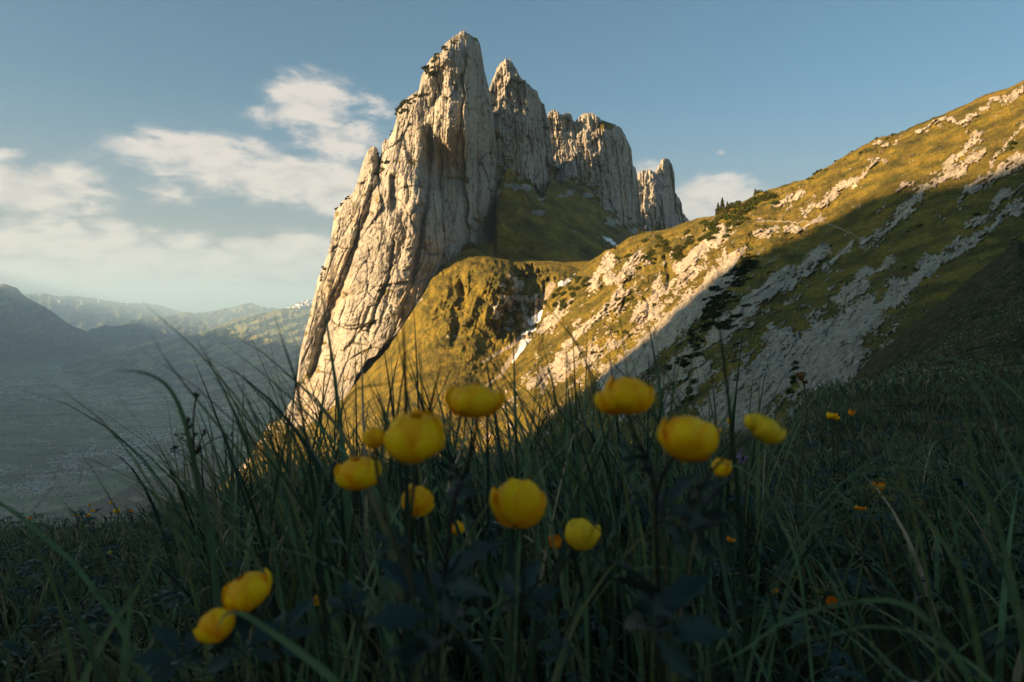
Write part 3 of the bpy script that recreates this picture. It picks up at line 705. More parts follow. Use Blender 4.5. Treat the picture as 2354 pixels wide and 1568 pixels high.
# ------------------------------------------------------------------ snow lying in the gully and in the bowl
ms, t, b = material('old_snow', 0.6, 0.3)
tcn = t.node('ShaderNodeTexCoord').outputs['Object']
t.put(b.inputs['Base Color'], t.mix(t.smooth(t.noise(tcn, 0.25, 5, 0.7), 0.5, 0.75), (0.82, 0.82, 0.82), (0.62, 0.56, 0.48)))
t.put(b.inputs['Normal'], t.bump(t.noise(tcn, 0.15, 4, 0.6), 0.5, 2.0))
def in_poly(U, V, P):
    c = np.zeros(U.shape, bool); n = len(P)
    for i in range(n):
        x0, y0 = P[i]; x1, y1 = P[(i + 1) % n]
        if y0 == y1: continue
        h = ((y0 > V) != (y1 > V)) & (U < (x1 - x0) * (V - y0) / (y1 - y0) + x0); c ^= h
    return c
def on_relief(rel, U, V):
    Ug, vt, vb, D, pw = RELIEF[rel.name]
    i = np.clip(np.interp(U, Ug, np.arange(len(Ug))), 0, len(Ug) - 1.001); i0 = i.astype(int); fi = i - i0
    def at(ii):
        t_ = np.clip((V - vt[ii]) / (vb[ii] - vt[ii]), 0, 1) ** (1 / pw) * (D.shape[0] - 1)
        j0 = np.clip(t_.astype(int), 0, D.shape[0] - 2); fj = t_ - j0
        return D[j0, ii] * (1 - fj) + D[j0 + 1, ii] * fj
    return at(i0) * (1 - fi) + at(i0 + 1) * fi
def snow_patch(rel, P, label, lift=2.2):
    us = np.arange(min(p[0] for p in P) - 2, max(p[0] for p in P) + 2, .8); vs = np.arange(min(p[1] for p in P) - 2, max(p[1] for p in P) + 2, .8)
    U, V = np.meshgrid(us, vs)
    wu = U + 2.2 * fbm(U / 6, V / 6, 4, 300, .6); wv_ = V + 2.2 * fbm(U / 6, V / 6, 4, 301, .6)
    ins = in_poly(wu, wv_, P)
    base = on_relief(rel, U, V)
    # smooth the snow's own surface, then lay it a little above the ground
    sm_ = base.copy()
    for _ in range(6):
        q = np.pad(sm_, 1, mode='edge'); sm_ = (q[:-2, 1:-1] + q[2:, 1:-1] + q[1:-1, :-2] + q[1:-1, 2:] + q[1:-1, 1:-1]) / 5
    Dn = np.minimum(sm_, base) - lift - .5 * fbm(U / 12, V / 12, 3, 303)
    nr, nc = U.shape
    top = np.stack([(U - CU) / F * Dn, Dn, (CV - V) / F * Dn], -1).reshape(-1, 3)
    Db = base + 1.0
    botm = np.stack([(U - CU) / F * Db, Db, (CV - V) / F * Db], -1).reshape(-1, 3)
    f = grid_faces(nr, nc); cell = ins[:-1, :-1] & ins[1:, 1:] & ins[:-1, 1:] & ins[1:, :-1]
    keep = cell.ravel(); ft = f[keep]
    faces = [tuple(x) for x in ft]
    cp_ = np.pad(cell, 1)
    N = nr * nc
    for j in range(nr - 1):
        for i in range(nc - 1):
            if not cell[j, i]: continue
            a_, b_, c_, d_ = j * nc + i, (j + 1) * nc + i, (j + 1) * nc + i + 1, j * nc + i + 1
            if not cp_[j + 1, i]: faces.append((b_, a_, a_ + N, b_ + N))
            if not cp_[j + 1, i + 2]: faces.append((d_, c_, c_ + N, d_ + N))
            if not cp_[j, i + 1]: faces.append((a_, d_, d_ + N, a_ + N))
            if not cp_[j + 2, i + 1]: faces.append((c_, b_, b_ + N, c_ + N))
    fa = np.array(faces, dtype=np.int32); used = np.unique(fa); re = np.zeros(2 * N, int); re[used] = np.arange(len(used))
    o = mesh_from('snow_patch', np.concatenate([top, botm])[used], re[fa], ms)
    tag(o, label, 'snow patch', 'old snow left on the mountain')
    return o
snow_patch(spur, [(1281,652),(1285,646),(1296,645),(1310,636),(1324,627),(1322,634),(1309,652),(1296,664),(1284,672)], 'wedge of old snow at the top of the gully beside the dark gorge wall')
snow_patch(spur, [(1211,737),(1222,727),(1238,717),(1254,705),(1250,722),(1244,739),(1232,744),(1221,750),(1214,745)], 'broad old snow field filling the middle of the sunlit gully')
snow_patch(spur, [(1193,773),(1204,763),(1216,757),(1232,754),(1235,760),(1216,765),(1205,771),(1194,776)], 'thin curved strip of old snow between two larger patches in the gully')
snow_patch(spur, [(1196,782),(1208,779),(1224,778),(1221,788),(1209,804),(1196,815),(1186,828),(1178,838),(1176,832),(1186,812),(1193,798)], 'lowest long tongue of old snow tapering down the gully')
snow_patch(bowl, [(1383,542),(1392,545),(1403,548),(1412,556),(1421,563),(1415,567),(1406,562),(1396,555),(1388,549)], 'grey white snow sliver lying in the shaded green bowl', 3.0)

# ------------------------------------------------------------------ valley villages, farm trees and hedges
rng = np.random.default_rng(7)
mw, t, b = material('house_wall', 0.8); t.put(b.inputs['Base Color'], t.mix(t.node('ShaderNodeObjectInfo').outputs['Random'], (0.9, 0.88, 0.84), (0.6, 0.57, 0.52)))
mr, t, b = material('house_roof', 0.8); t.put(b.inputs['Base Color'], t.mix(t.node('ShaderNodeObjectInfo').outputs['Random'], (0.20, 0.12, 0.09), (0.24, 0.23, 0.23)))
mg, t, b = material('window_glass', 0.2, .5); b.inputs['Base Color'].default_value = (0.03, 0.035, 0.04, 1)
def house_geo(l, w_, h, r):
    v = [(-l,-w_,0),(l,-w_,0),(l,w_,0),(-l,w_,0),(-l,-w_,h),(l,-w_,h),(l,w_,h),(-l,w_,h),(-l,0,h+r),(l,0,h+r)]
    wall = [(0,1,5,4),(1,2,6,5),(2,3,7,6),(3,0,4,7),(5,6,9),(7,4,8)]
    o_ = 1.08
    rv = [(-l*o_,-w_*1.15,h-.3),(l*o_,-w_*1.15,h-.3),(l*o_,0,h+r+.25),(-l*o_,0,h+r+.25),(l*o_,w_*1.15,h-.3),(-l*o_,w_*1.15,h-.3)]
    roof = [(0,1,2,3),(3,2,4,5)]
    return v, wall, rv, roof
def me_py(name, v, f, mats):
    m = bpy.data.meshes.new(name); m.from_pydata([tuple(x) for x in v], [], f); m.update()
    for k in mats: m.materials.append(k)
    return m
hv = []
for (l, w_, h, r) in ((8,6,6,3.5),(12,7,8,3),(20,11,9,2)):
    v, wl, rv, rf = house_geo(l, w_, h, r)
    wins = []; wf = []
    for sx in (-.6, -.2, .2, .6):
        for zz in (1.5, 4.2):
            k = len(wins); x0 = sx * l
            wins += [(x0-.7,-w_-.05,zz),(x0+.7,-w_-.05,zz),(x0+.7,-w_-.05,zz+1.4),(x0-.7,-w_-.05,zz+1.4)]; wf.append((k,k+1,k+2,k+3))
    hv.append((me_py('house_wall', v, wl, [mw]), me_py('house_roof', rv, rf, [mr])))
VILL = [(95,885,110,30,900,'town houses spread over the far left valley floor'),(300,915,95,22,520,'village houses between the fields in front of the wooded hill'),(350,1015,95,26,420,'village houses along the road in the middle of the valley'),
        (220,1060,80,22,420,'village houses among gardens nearer the slope'),(70,1105,75,24,220,'scattered houses low on the left valley floor'),(545,930,90,30,260,'hamlet houses on the gentle rise below the forest'),(230,850,140,8,160,'small far houses under the hills'),(160,960,160,40,70,'lone farmhouses standing in open fields')]
spots = []
for vi, (cu_, cv_, su, sv, n, g) in enumerate(VILL):
    k = 0; tries = 0
    while k < n and tries < n * 30:
        tries += 1
        u = cu_ + rng.normal() * su * .6; v = cv_ + rng.normal() * sv * .6
        if v < 790 or u < -200: continue
        y = vy(v); x = (u - CU) / F * y
        if perlin(np.array(x / 260.), np.array(y / 420.), 400 + vi) < -.05: continue
        if v < 893 and u > 141 and u < 640 and v > 790: 
            if hill_bot(u) > v: continue
        if v > fore_top(u) - 6 and u > 90: continue
        spots.append((y, x, u, v, g, rng.random(), rng.integers(0, 100))); k += 1
spots.sort(key=lambda s: s[0])
hp = []
for i, (y, x, u, v, g, rr, kk) in enumerate(spots):
    s3 = 0 if kk < 62 else (1 if kk < 90 else 2)
    sc_ = .72 + rr * .25
    if i < 300 and u > 0:
        e_ = bpy.data.objects.new('house', None); COL.objects.link(e_); e_.location = (x, y, VZ); e_.rotation_euler = (0, 0, rr * 3.1 + .4); e_.scale = (sc_,) * 3
        wall_o = bpy.data.objects.new('wall', hv[s3][0]); roof_o = bpy.data.objects.new('roof', hv[s3][1])
        for q_ in (wall_o, roof_o): COL.objects.link(q_); q_.parent = e_
        tag(e_, {0: 'small pale gabled house among the ', 1: 'longer pale gabled house among the ', 2: 'large flat gabled hall among the '}[s3] + g + ', ' + ('far' if y > vy([q for q in VILL if q[5] == g][0][1]) else 'near') + ' ' + ('left' if u < [q for q in VILL if q[5] == g][0][0] else 'right'), 'house', g)
    else: hp.append((x, y, rr * 3.1 + .4, sc_, s3))
V_ = []; Fq = []; mi = []
for (x, y, a_, sc_, s3) in hp:
    v, wl, rv, rf = house_geo(*((8,6,6,3.5),(12,7,8,3),(20,11,9,2))[s3]); ca, sa = math.cos(a_) * sc_, math.sin(a_) * sc_
    b0 = len(V_); V_ += [(x + p[0] * ca - p[1] * sa, y + p[0] * sa + p[1] * ca, VZ + p[2] * sc_) for p in v]; Fq += [tuple(b0 + k for k in f) for f in wl]; mi += [0] * len(wl)
    b0 = len(V_); V_ += [(x + p[0] * ca - p[1] * sa, y + p[0] * sa + p[1] * ca, VZ + p[2] * sc_) for p in rv]; Fq += [tuple(b0 + k for k in f) for f in rf]; mi += [1] * len(rf)
me = me_py('distant_houses', V_, Fq, [mw, mr]); me.polygons.foreach_set('material_index', mi)
o = bpy.data.objects.new('distant_houses', me); COL.objects.link(o); tag(o, 'pale houses of the far valley towns, too small to tell apart', None, None, 'stuff')

# valley trees: rounded low crowns in rows and groves
mt_, t, b = material('valley_tree_leaves', .95, .05); t.put(b.inputs['Base Color'], t.mix(t.noise(t.node('ShaderNodeTexCoord').outputs['Object'], .02, 3), (0.006, 0.012, 0.008), (0.018, 0.028, 0.014)))
pts_ = []
for k in range(95):
    u = rng.uniform(-60, 640); v = rng.uniform(870, 1185); y = vy(v); x = (u - CU) / F * y; a_ = math.radians(24) + (0 if rng.random() < .75 else math.pi / 2) + rng.normal() * .08; n = int(rng.integers(12, 60))
    for i in range(n):
        pts_.append((x + math.cos(a_) * i * 11 + rng.normal() * 4, y + math.sin(a_) * i * 11 + rng.normal() * 5, rng.uniform(5, 10)))
for (cu_, cv_, su, sv, n, g) in VILL:
    for i in range(int(n * .9)):
        v = cv_ + rng.normal() * sv * .7; u = cu_ + rng.normal() * su * .7
        if v < 800: continue
        y = vy(v); pts_.append(((u - CU) / F * y, y, rng.uniform(3.5, 8)))
for k in range(1500):
    u = rng.uniform(-80, 660); v = rng.uniform(880, 1200); y = vy(v); pts_.append(((u - CU) / F * y, y, rng.uniform(4, 9)))
P_ = np.array(pts_)
octv = np.array([(1,0,.7),(.31,.95,.6),(-.81,.59,.75),(-.81,-.59,.6),(.31,-.95,.72),(.1,0,1.5),(0,0,0)])
octf = [(0,1,5),(1,2,5),(2,3,5),(3,4,5),(4,0,5),(1,0,6),(2,1,6),(3,2,6),(4,3,6),(0,4,6)]
nv = len(octv)
Vt = (octv[None] * P_[:, 2][:, None, None] * rng.uniform(.8, 1.25, (len(P_), nv, 1))); Vt[..., 0] += P_[:, 0][:, None]; Vt[..., 1] += P_[:, 1][:, None]; Vt[..., 2] += VZ
Ft = (np.array(octf)[None] + (np.arange(len(P_)) * nv)[:, None, None]).reshape(-1, 3)
o = mesh_from('valley_trees', Vt.reshape(-1, 3), Ft, mt_, False); tag(o, 'dark hedgerow trees and small groves on the valley floor', None, None, 'stuff')
# forest crowns on the nearer wooded hill
pts_ = []
for k in range(9000):
    u = rng.uniform(95, 690); v = fore_top(u) + abs(rng.normal()) * 60 + 1
    if v > 1285: continue
    if fbm(np.array(u / 70.), np.array(v / 25.), 4, 221) > .18: continue
    D = float(on_relief(fhill, np.array([u]), np.array([v]))[0]); p = px(u, v, D); pts_.append((p.x, p.y, p.z, rng.uniform(7, 13)))
P_ = np.array(pts_)
Vt = (octv[None] * P_[:, 3][:, None, None] * rng.uniform(.75, 1.25, (len(P_), nv, 1)) * np.array([.8, .8, 1.2])); Vt += P_[:, None, :3]; Vt[..., 2] -= 3
Ft = (np.array(octf)[None] + (np.arange(len(P_)) * nv)[:, None, None]).reshape(-1, 3)
o = mesh_from('far_off_forest', Vt.reshape(-1, 3), Ft, mt_, False); tag(o, 'dark forest covering the hill at the valley edge', None, None, 'stuff')

# ------------------------------------------------------------------ haze
hm = bpy.data.materials.new('haze'); hm.use_nodes = True; ht = NT(hm.node_tree); hm.node_tree.nodes.clear()
out = ht.node('ShaderNodeOutputMaterial'); pv = ht.node('ShaderNodeVolumePrincipled')
pv.inputs['Color'].default_value = (0.47, 0.71, 0.98, 1); pv.inputs['Density'].default_value = HAZE_DENSITY; pv.inputs['Anisotropy'].default_value = 0.1
hm.node_tree.links.new(pv.outputs[0], out.inputs['Volume'])
x0, x1, y0, y1, z0, z1 = -62000, 62000, -7000, 92000, VZ - 1.0, 1120.0
hb = me_py('haze', [(x0,y0,z0),(x1,y0,z0),(x1,y1,z0),(x0,y1,z0),(x0,y0,z1),(x1,y0,z1),(x1,y1,z1),(x0,y1,z1)], [(0,3,2,1),(4,5,6,7),(0,1,5,4),(1,2,6,5),(2,3,7,6),(3,0,4,7)], [hm])
o = bpy.data.objects.new('haze', hb); COL.objects.link(o); o['kind'] = 'stuff'
# ------------------------------------------------------------------ the near slope the camera stands on
H0 = 0.36
c_v = pl([(-900,1480),(-300,1300),(0,1236),(300,1212),(500,1180),(700,1120),(1000,1085),(1177,1075),(1500,1060),(1700,1035),(1800,1000),(1870,902),(2000,800),(2100,722),(2354,520),(2700,310),(3200,80)])
c_r = pl([(-900,6),(0,7),(700,5),(1177,6),(1500,8),(1700,10),(1800,16),(1870,38),(2000,70),(2100,90),(2354,105),(3200,105)])
rk = np.array([0, 1, 3, 8, 20, 50, 110, 220.])
zR = np.array([-H0, -.50, -.78, -1.15, -1.7, -.4, 8.6, 6])             # profile of the slope at the right edge of the view
zR2 = np.array([-H0, -.44, -.45, .15, 2.2, 10, 30, 40])                # and far to the right
def gz(x, y):
    x = np.asarray(x, float); y = np.maximum(np.asarray(y, float), 0.02)
    u = CU + F * np.clip(x / np.maximum(y, 0.25), -2.0, 2.0)
    s = -(c_v(u) - CV) / F; rc = c_r(u)
    za = s * y - H0 * (1 - y / rc) ** 2
    za = np.where(y > rc, s * y - .55 * (y - rc) ** 2 / (y + 2), za)
    l = np.log1p(y); lk = np.log1p(rk)
    r1 = np.interp(l, lk, zR); r2 = np.interp(l, lk, zR2)
    m = sst(u, 2354, 3200); zb = r1 * (1 - m) + r2 * m
    # where the slope's crest recedes, its face shows: lean it between the two profiles
    vb = np.where(u < 2354, s * y, zb)
    zc = np.interp(l, lk, zR) + (s - (-(545 - CV) / F)) * y * sst(y, 0, 60)
    wgt = sst(u, 1740, 1960)
    beyond = sst(y, 95, 150) * 10
    z = za * (1 - wgt) + np.where(u < 2354, np.minimum(zc, s * y - .0), zb) * wgt
    z = np.where((y > rc) & (u > 1740), np.minimum(z, s * y - .25 * (y - rc) ** 2 / (y + 5)), z)
    return z + (0.03 * perlin(x / .5, y / .5, 500) + .05 * perlin(x / 1.7, y / 1.7, 501)) * sst(y, .1, 1.0) + .35 * fbm(x / 9., y / 14., 4, 502) * sst(y, 10, 40)

mgd, t, b = material('near_turf', 0.95, 0.05)
tcn = t.node('ShaderNodeTexCoord').outputs['Object']
g1 = t.noise(tcn, 0.9, 8, 0.7); g2 = t.noise(tcn, 0.12, 5, 0.6)
gc = t.ramp(g1, [(0.35, (0.014, 0.014, 0.008)), (0.5, (0.05, 0.048, 0.02)), (0.6, (0.13, 0.10, 0.05)), (0.7, (0.19, 0.13, 0.08))])
gc = t.mix(t.math('MULTIPLY', t.smooth(g2, 0.5, 0.7), 0.5), gc, (0.03, 0.04, 0.015))
t.put(b.inputs['Base Color'], gc); t.put(b.inputs['Normal'], t.bump(g1, 1.0, 0.35))
uu = np.concatenate([np.linspace(-2000, -700, 14)[:-1], np.linspace(-700, 3300, 260), np.linspace(3300, 5200, 14)[1:]])
yy = np.concatenate([np.linspace(-3, .2, 8), np.geomspace(.25, 190, 250)])
UU_, YY_ = np.meshgrid(uu, yy)
XX_ = (UU_ - CU) / F * np.maximum(YY_, 0.25) * np.where(YY_ < .25, 1 + (0.25 - YY_) * 3, 1)
ZZ_ = gz(XX_, YY_)
keepr = np.where(c_r(UU_) < 20, np.minimum(YY_, 45 + 0 * YY_), YY_)
ng = mesh_from('near_slope', np.stack([XX_, YY_, ZZ_], -1).reshape(-1, 3), grid_faces(len(yy), len(uu)), mgd)
ng['kind'] = 'structure'

# ------------------------------------------------------------------ leaf and petal materials
def leaf_mat(name, stops, rough=.55, trans=.35, spec=.35):
    m = bpy.data.materials.new(name); m.use_nodes = True; t = NT(m.node_tree); b = m.node_tree.nodes['Principled BSDF']; out = m.node_tree.nodes['Material Output']
    tone = t.attr('tone'); tcn = t.node('ShaderNodeTexCoord').outputs['Object']
    c = t.ramp(tone, stops)
    c = t.mix(t.math('MULTIPLY', t.smooth(t.noise(tcn, 25.0, 4, .7), .42, .7), .55), c, (0.012, 0.016, 0.010))
    t.put(b.inputs['Base Color'], c); b.inputs['Roughness'].default_value = rough; b.inputs['Specular IOR Level'].default_value = spec
    tr = t.node('ShaderNodeBsdfTranslucent'); t.put(tr.inputs[0], c)
    mx = t.node('ShaderNodeMixShader'); mx.inputs[0].default_value = trans
    t.l.new(b.outputs[0], mx.inputs[1]); t.l.new(tr.outputs[0], mx.inputs[2]); t.l.new(mx.outputs[0], out.inputs['Surface'])
    return m
M_BLADE = leaf_mat('grass_blade', [(0.0, (0.008, 0.018, 0.014)), (0.20, (0.030, 0.055, 0.030)), (0.40, (0.12, 0.20, 0.095)), (0.55, (0.13, 0.15, 0.05)), (0.75, (0.19, 0.22, 0.095)), (0.88, (0.17, 0.13, 0.06)), (1.0, (0.42, 0.32, 0.20))], .55, .3, .22)
M_LEAF = leaf_mat('herb_leaf', [(0.0, (0.016, 0.040, 0.034)), (0.5, (0.035, 0.065, 0.035)), (1.0, (0.10, 0.11, 0.03))], .55, .2, .35)
M_STEM = leaf_mat('flower_stem', [(0.0, (0.012, 0.014, 0.010)), (0.5, (0.05, 0.055, 0.025)), (1.0, (0.15, 0.13, 0.06))], .6, .0, .3)
M_SEED = leaf_mat('brown_seed', [(0.0, (0.03, 0.015, 0.010)), (1.0, (0.22, 0.09, 0.03))], .8, .1, .2)
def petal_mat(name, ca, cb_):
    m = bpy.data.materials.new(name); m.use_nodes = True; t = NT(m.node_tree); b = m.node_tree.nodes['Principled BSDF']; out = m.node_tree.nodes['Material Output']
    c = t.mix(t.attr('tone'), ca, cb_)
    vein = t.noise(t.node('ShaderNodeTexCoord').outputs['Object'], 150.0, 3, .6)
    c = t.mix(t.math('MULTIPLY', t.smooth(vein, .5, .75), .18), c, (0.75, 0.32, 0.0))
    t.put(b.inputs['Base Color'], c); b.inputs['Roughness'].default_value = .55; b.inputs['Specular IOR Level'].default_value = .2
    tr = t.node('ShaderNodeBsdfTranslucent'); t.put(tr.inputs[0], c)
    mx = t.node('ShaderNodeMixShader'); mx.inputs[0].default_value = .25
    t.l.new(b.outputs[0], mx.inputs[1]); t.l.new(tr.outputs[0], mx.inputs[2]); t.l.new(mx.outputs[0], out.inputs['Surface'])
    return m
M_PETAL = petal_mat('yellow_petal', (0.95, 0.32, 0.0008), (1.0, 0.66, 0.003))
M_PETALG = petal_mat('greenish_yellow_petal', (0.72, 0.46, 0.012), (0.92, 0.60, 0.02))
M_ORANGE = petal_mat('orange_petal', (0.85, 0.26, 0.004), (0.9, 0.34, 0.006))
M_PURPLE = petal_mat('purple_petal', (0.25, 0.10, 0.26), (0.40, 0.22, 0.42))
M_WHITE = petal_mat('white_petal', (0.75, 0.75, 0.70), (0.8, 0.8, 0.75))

# ------------------------------------------------------------------ grass
def blades(x, y, L, w0, K, seed, lean=(0.05, .5), droop=(.2, 1.6), z=None):
    """many separate ribbons: arching blades rooted at (x, y)"""
    r = np.random.default_rng(seed); n = len(x)
    base = np.stack([x, y, gz(x, y) if z is None else z], -1)
    phi = r.uniform(0, 2 * np.pi, n); wind = r.random(n) < .45; phi = np.where(wind, r.normal(2.9, .7, n), phi)
    th0 = r.uniform(*lean, n); th1 = r.uniform(*droop, n) ** 1.3
    tt = np.linspace(0, 1, K + 1)
    th = th0[:, None] + th1[:, None] * tt[None] ** 1.6
    ds = (L / K)[:, None]
    hx = np.concatenate([np.zeros((n, 1)), np.cumsum(np.sin(th[:, :-1]) * ds, 1)], 1); hz = np.concatenate([np.zeros((n, 1)), np.cumsum(np.cos(th[:, :-1]) * ds, 1)], 1)
    c = np.stack([base[:, 0:1] + np.cos(phi)[:, None] * hx, base[:, 1:2] + np.sin(phi)[:, None] * hx, base[:, 2:3] + hz], -1)
    tw = phi + np.pi / 2 + r.normal(0, .5, n)
    ww = (w0[:, None] * np.clip((1 - tt[None]) ** .65, .04, 1) * (0.55 + .45 * np.minimum(tt[None] * 5, 1))) * .5
    tws = tw[:, None] + (r.normal(0, .5, n))[:, None] * tt[None]
    side = np.stack([np.cos(tws), np.sin(tws), 0 * tws], -1) * ww[..., None]
    V = np.stack([c - side, c + side], 2).reshape(n, -1, 3)
    f = np.array([(2 * k, 2 * k + 1, 2 * k + 3, 2 * k + 2) for k in range(K)])
    Fc = (f[None] + (np.arange(n) * 2 * (K + 1))[:, None, None]).reshape(-1, 4)
    tone = np.clip(r.beta(1.3, 2.2, n) + (r.random(n) < .06) * .5, 0, 1)
    return V.reshape(-1, 3), Fc, np.repeat(tone, 2 * (K + 1))
tallf = pl([(-400,.55),(0,.6),(300,.62),(450,.8),(560,1.12),(700,1.18),(1000,1.15),(1150,1.0),(1300,1.1),(1600,1.05),(1750,.9),(1900,.85),(2100,.95),(2354,1.15),(2700,1.0),(3300,.7)])
r = np.random.default_rng(11)
def scatter(n, y0, y1, u0=-350, u1=2700, p=1.0):
    # even density on the ground inside the wedge in view
    y = np.sqrt(r.uniform(y0 ** 2, y1 ** 2, n)); u = r.uniform(u0, u1, n)
    return (u - CU) / F * y, y, u
x, y, u = scatter(17000, .48, 3.2, -800, 3300)
cl_ = .75 + .5 * perlin(x / .22, y / .22, 520)
L = r.uniform(.14, .34, len(x)) * tallf(u) * np.clip(cl_, .5, 1.2) * np.where(y < .7, .8, 1)
V1, F1, T1 = blades(x, y, L, r.uniform(.0035, .0105, len(x)), 8, 21, (.05, .6), (.3, 2.2))
o = mesh_from('grass', V1, F1, M_BLADE, True, {'tone': T1}); tag(o, 'tall dark green meadow grass around the yellow flowers', None, None, 'stuff')
x, y, u = scatter(34000, 3.0, 11.0, -450, 2900)
L = r.uniform(.14, .36, len(x)) * tallf(u) * (.8 + .5 * perlin(x / .6, y / .6, 521)) * np.where(u > 1750, .62, 1) * np.clip(.85 + 1.1 * fbm(x / 1.1, y / 1.6, 3, 523), .35, 1.3)
V2, F2, T2 = blades(x, y, L, r.uniform(.007, .014, len(x)), 4, 22, (.05, .7), (.3, 2.3))
o = mesh_from('grass', V2, F2, M_BLADE, True, {'tone': np.clip(T2 + .22 * fbm(V2[:, 0] / .9, V2[:, 1] / 1.4, 3, 524), 0, 1)}); tag(o, 'meadow grass running up to the edge of the near slope', None, None, 'stuff')
x, y, u = scatter(42000, 11.0, 95.0, 1650, 2600); y = y ** .93; x = (u - CU) / F * y
L = r.uniform(.10, .26, len(x)) * (.7 + .9 * np.clip(fbm(x / 3.0, y / 3.0, 3, 522), -.5, 1))
V3, F3, T3 = blades(x, y, np.maximum(L, .04), r.uniform(.03, .06, len(x)) * (1 + y / 45), 2, 23, (.2, .9), (.2, 1.4))
o = mesh_from('grass', V3, F3, M_BLADE, True, {'tone': np.clip(T3 + .15, 0, 1)}); tag(o, 'short tufted grass on the dark slope rising to the right', None, None, 'stuff')

x, y, u = scatter(900, .55, 2.1, 430, 1750)
V4, F4, T4 = blades(x, y, r.uniform(.30, .52, len(x)), r.uniform(.005, .0105, len(x)), 9, 24, (.02, .45), (.15, 1.5))
o = mesh_from('grass', V4, F4, M_BLADE, True, {'tone': T4}); tag(o, 'thin tall blades standing above the rest of the meadow grass', None, None, 'stuff')
# single blades and stems drawn through known points of the place
def catmull(P, n):
    P = np.array(P, float); Q = np.vstack([2 * P[0] - P[1], P, 2 * P[-1] - P[-2]]); out_ = []
    for i in range(1, len(Q) - 2):
        for t_ in np.linspace(0, 1, n, endpoint=False):
            a_, b_, c_, d_ = Q[i - 1], Q[i], Q[i + 1], Q[i + 2]
            out_.append(.5 * ((2 * b_) + (-a_ + c_) * t_ + (2 * a_ - 5 * b_ + 4 * c_ - d_) * t_ ** 2 + (-a_ + 3 * b_ - 3 * c_ + d_) * t_ ** 3))
    out_.append(Q[-2]); return np.array(out_)
def to_ground(pts, D0, D1, reach=True):
    """pts: (u, v) from tip to foot; D0 tip distance, D1 foot distance"""
    n = len(pts); W_ = [list(px(u, v, D0 + (D1 - D0) * i / (n - 1))) for i, (u, v) in enumerate(pts)]
    if reach:
        a_, b_ = np.array(W_[-2]), np.array(W_[-1]); g = float(gz(b_[0], b_[1])) - .02
        if b_[2] > g:
            dr = (b_ - a_); dr[2] = min(dr[2], -.02); seg = np.linalg.norm(dr); q_ = b_.copy(); dd_ = dr / seg
            for _ in range(12):
                dd_ = dd_ * .72 + np.array([0, 0, -.28]); dd_ /= np.linalg.norm(dd_)
                q_ = q_ + dd_ * min(seg, .08)
                if q_[2] <= g: W_.append([q_[0], q_[1], g]); break
                W_.append(list(q_))
    return W_
def ribbon(pts, w_, tone, fold=.35, n=7, tip=.05, parent=None, name='blade', mat=None, ang=0.0):
    tone = .42 if tone < .09 else tone
    C = catmull(pts, n); m_ = len(C); t_ = np.linspace(0, 1, m_)                 # 0 tip, 1 foot
    T_ = np.gradient(C, axis=0); T_ /= np.linalg.norm(T_, axis=1)[:, None] + 1e-9
    vd = np.array([math.sin(ang), math.cos(ang), 0.0]); S_ = np.cross(T_, vd); S_ /= np.linalg.norm(S_, axis=1)[:, None] + 1e-9
    N_ = np.cross(S_, T_)
    wd = w_ * .5 * np.clip(t_ * 2.2, tip, 1) ** .7
    V_ = np.stack([C - S_ * wd[:, None], C + N_ * wd[:, None] * fold, C + S_ * wd[:, None]], 1).reshape(-1, 3)
    fs = []
    for i in range(m_ - 1):
        for k in (0, 1): fs.append((3 * i + k, 3 * i + k + 1, 3 * i + k + 4, 3 * i + k + 3))
    return mesh_from(name, V_, np.array(fs), mat or M_BLADE, True, {'tone': np.full(len(V_), tone)}, parent)
def tube(pts, r0, r1, tone, parent=None, name='stem', mat=None, n=6, sides=7):
    C = catmull(pts, n); m_ = len(C); T_ = np.gradient(C, axis=0); T_ /= np.linalg.norm(T_, axis=1)[:, None] + 1e-9
    A_ = np.cross(T_, [0.1, 1, 0.05]); A_ /= np.linalg.norm(A_, axis=1)[:, None]; B_ = np.cross(T_, A_)
    rr = np.linspace(r0, r1, m_)[:, None, None]; an = np.linspace(0, 2 * np.pi, sides, endpoint=False)
    V_ = C[:, None] + (A_[:, None] * np.cos(an)[None, :, None] + B_[:, None] * np.sin(an)[None, :, None]) * rr
    fs = []
    for i in range(m_ - 1):
        for k in range(sides): fs.append((i * sides + k, i * sides + (k + 1) % sides, (i + 1) * sides + (k + 1) % sides, (i + 1) * sides + k))
    tn = tone if np.isscalar(tone) else np.repeat(np.interp(np.linspace(0, 1, m_), [0, 1], tone), sides)
    return mesh_from(name, V_.reshape(-1, 3), np.array(fs), mat or M_STEM, True, {'tone': np.full(m_ * sides, tn)}, parent)
def root(name, loc):
    e_ = bpy.data.objects.new(name, None); COL.objects.link(e_); e_.location = loc; e_.empty_display_size = .05; return e_
def keep(o, e_):
    """parent o under e_ without moving it"""
    o.parent = e_; o.matrix_parent_inverse = Matrix.Translation(-Vector(e_.location)); return o

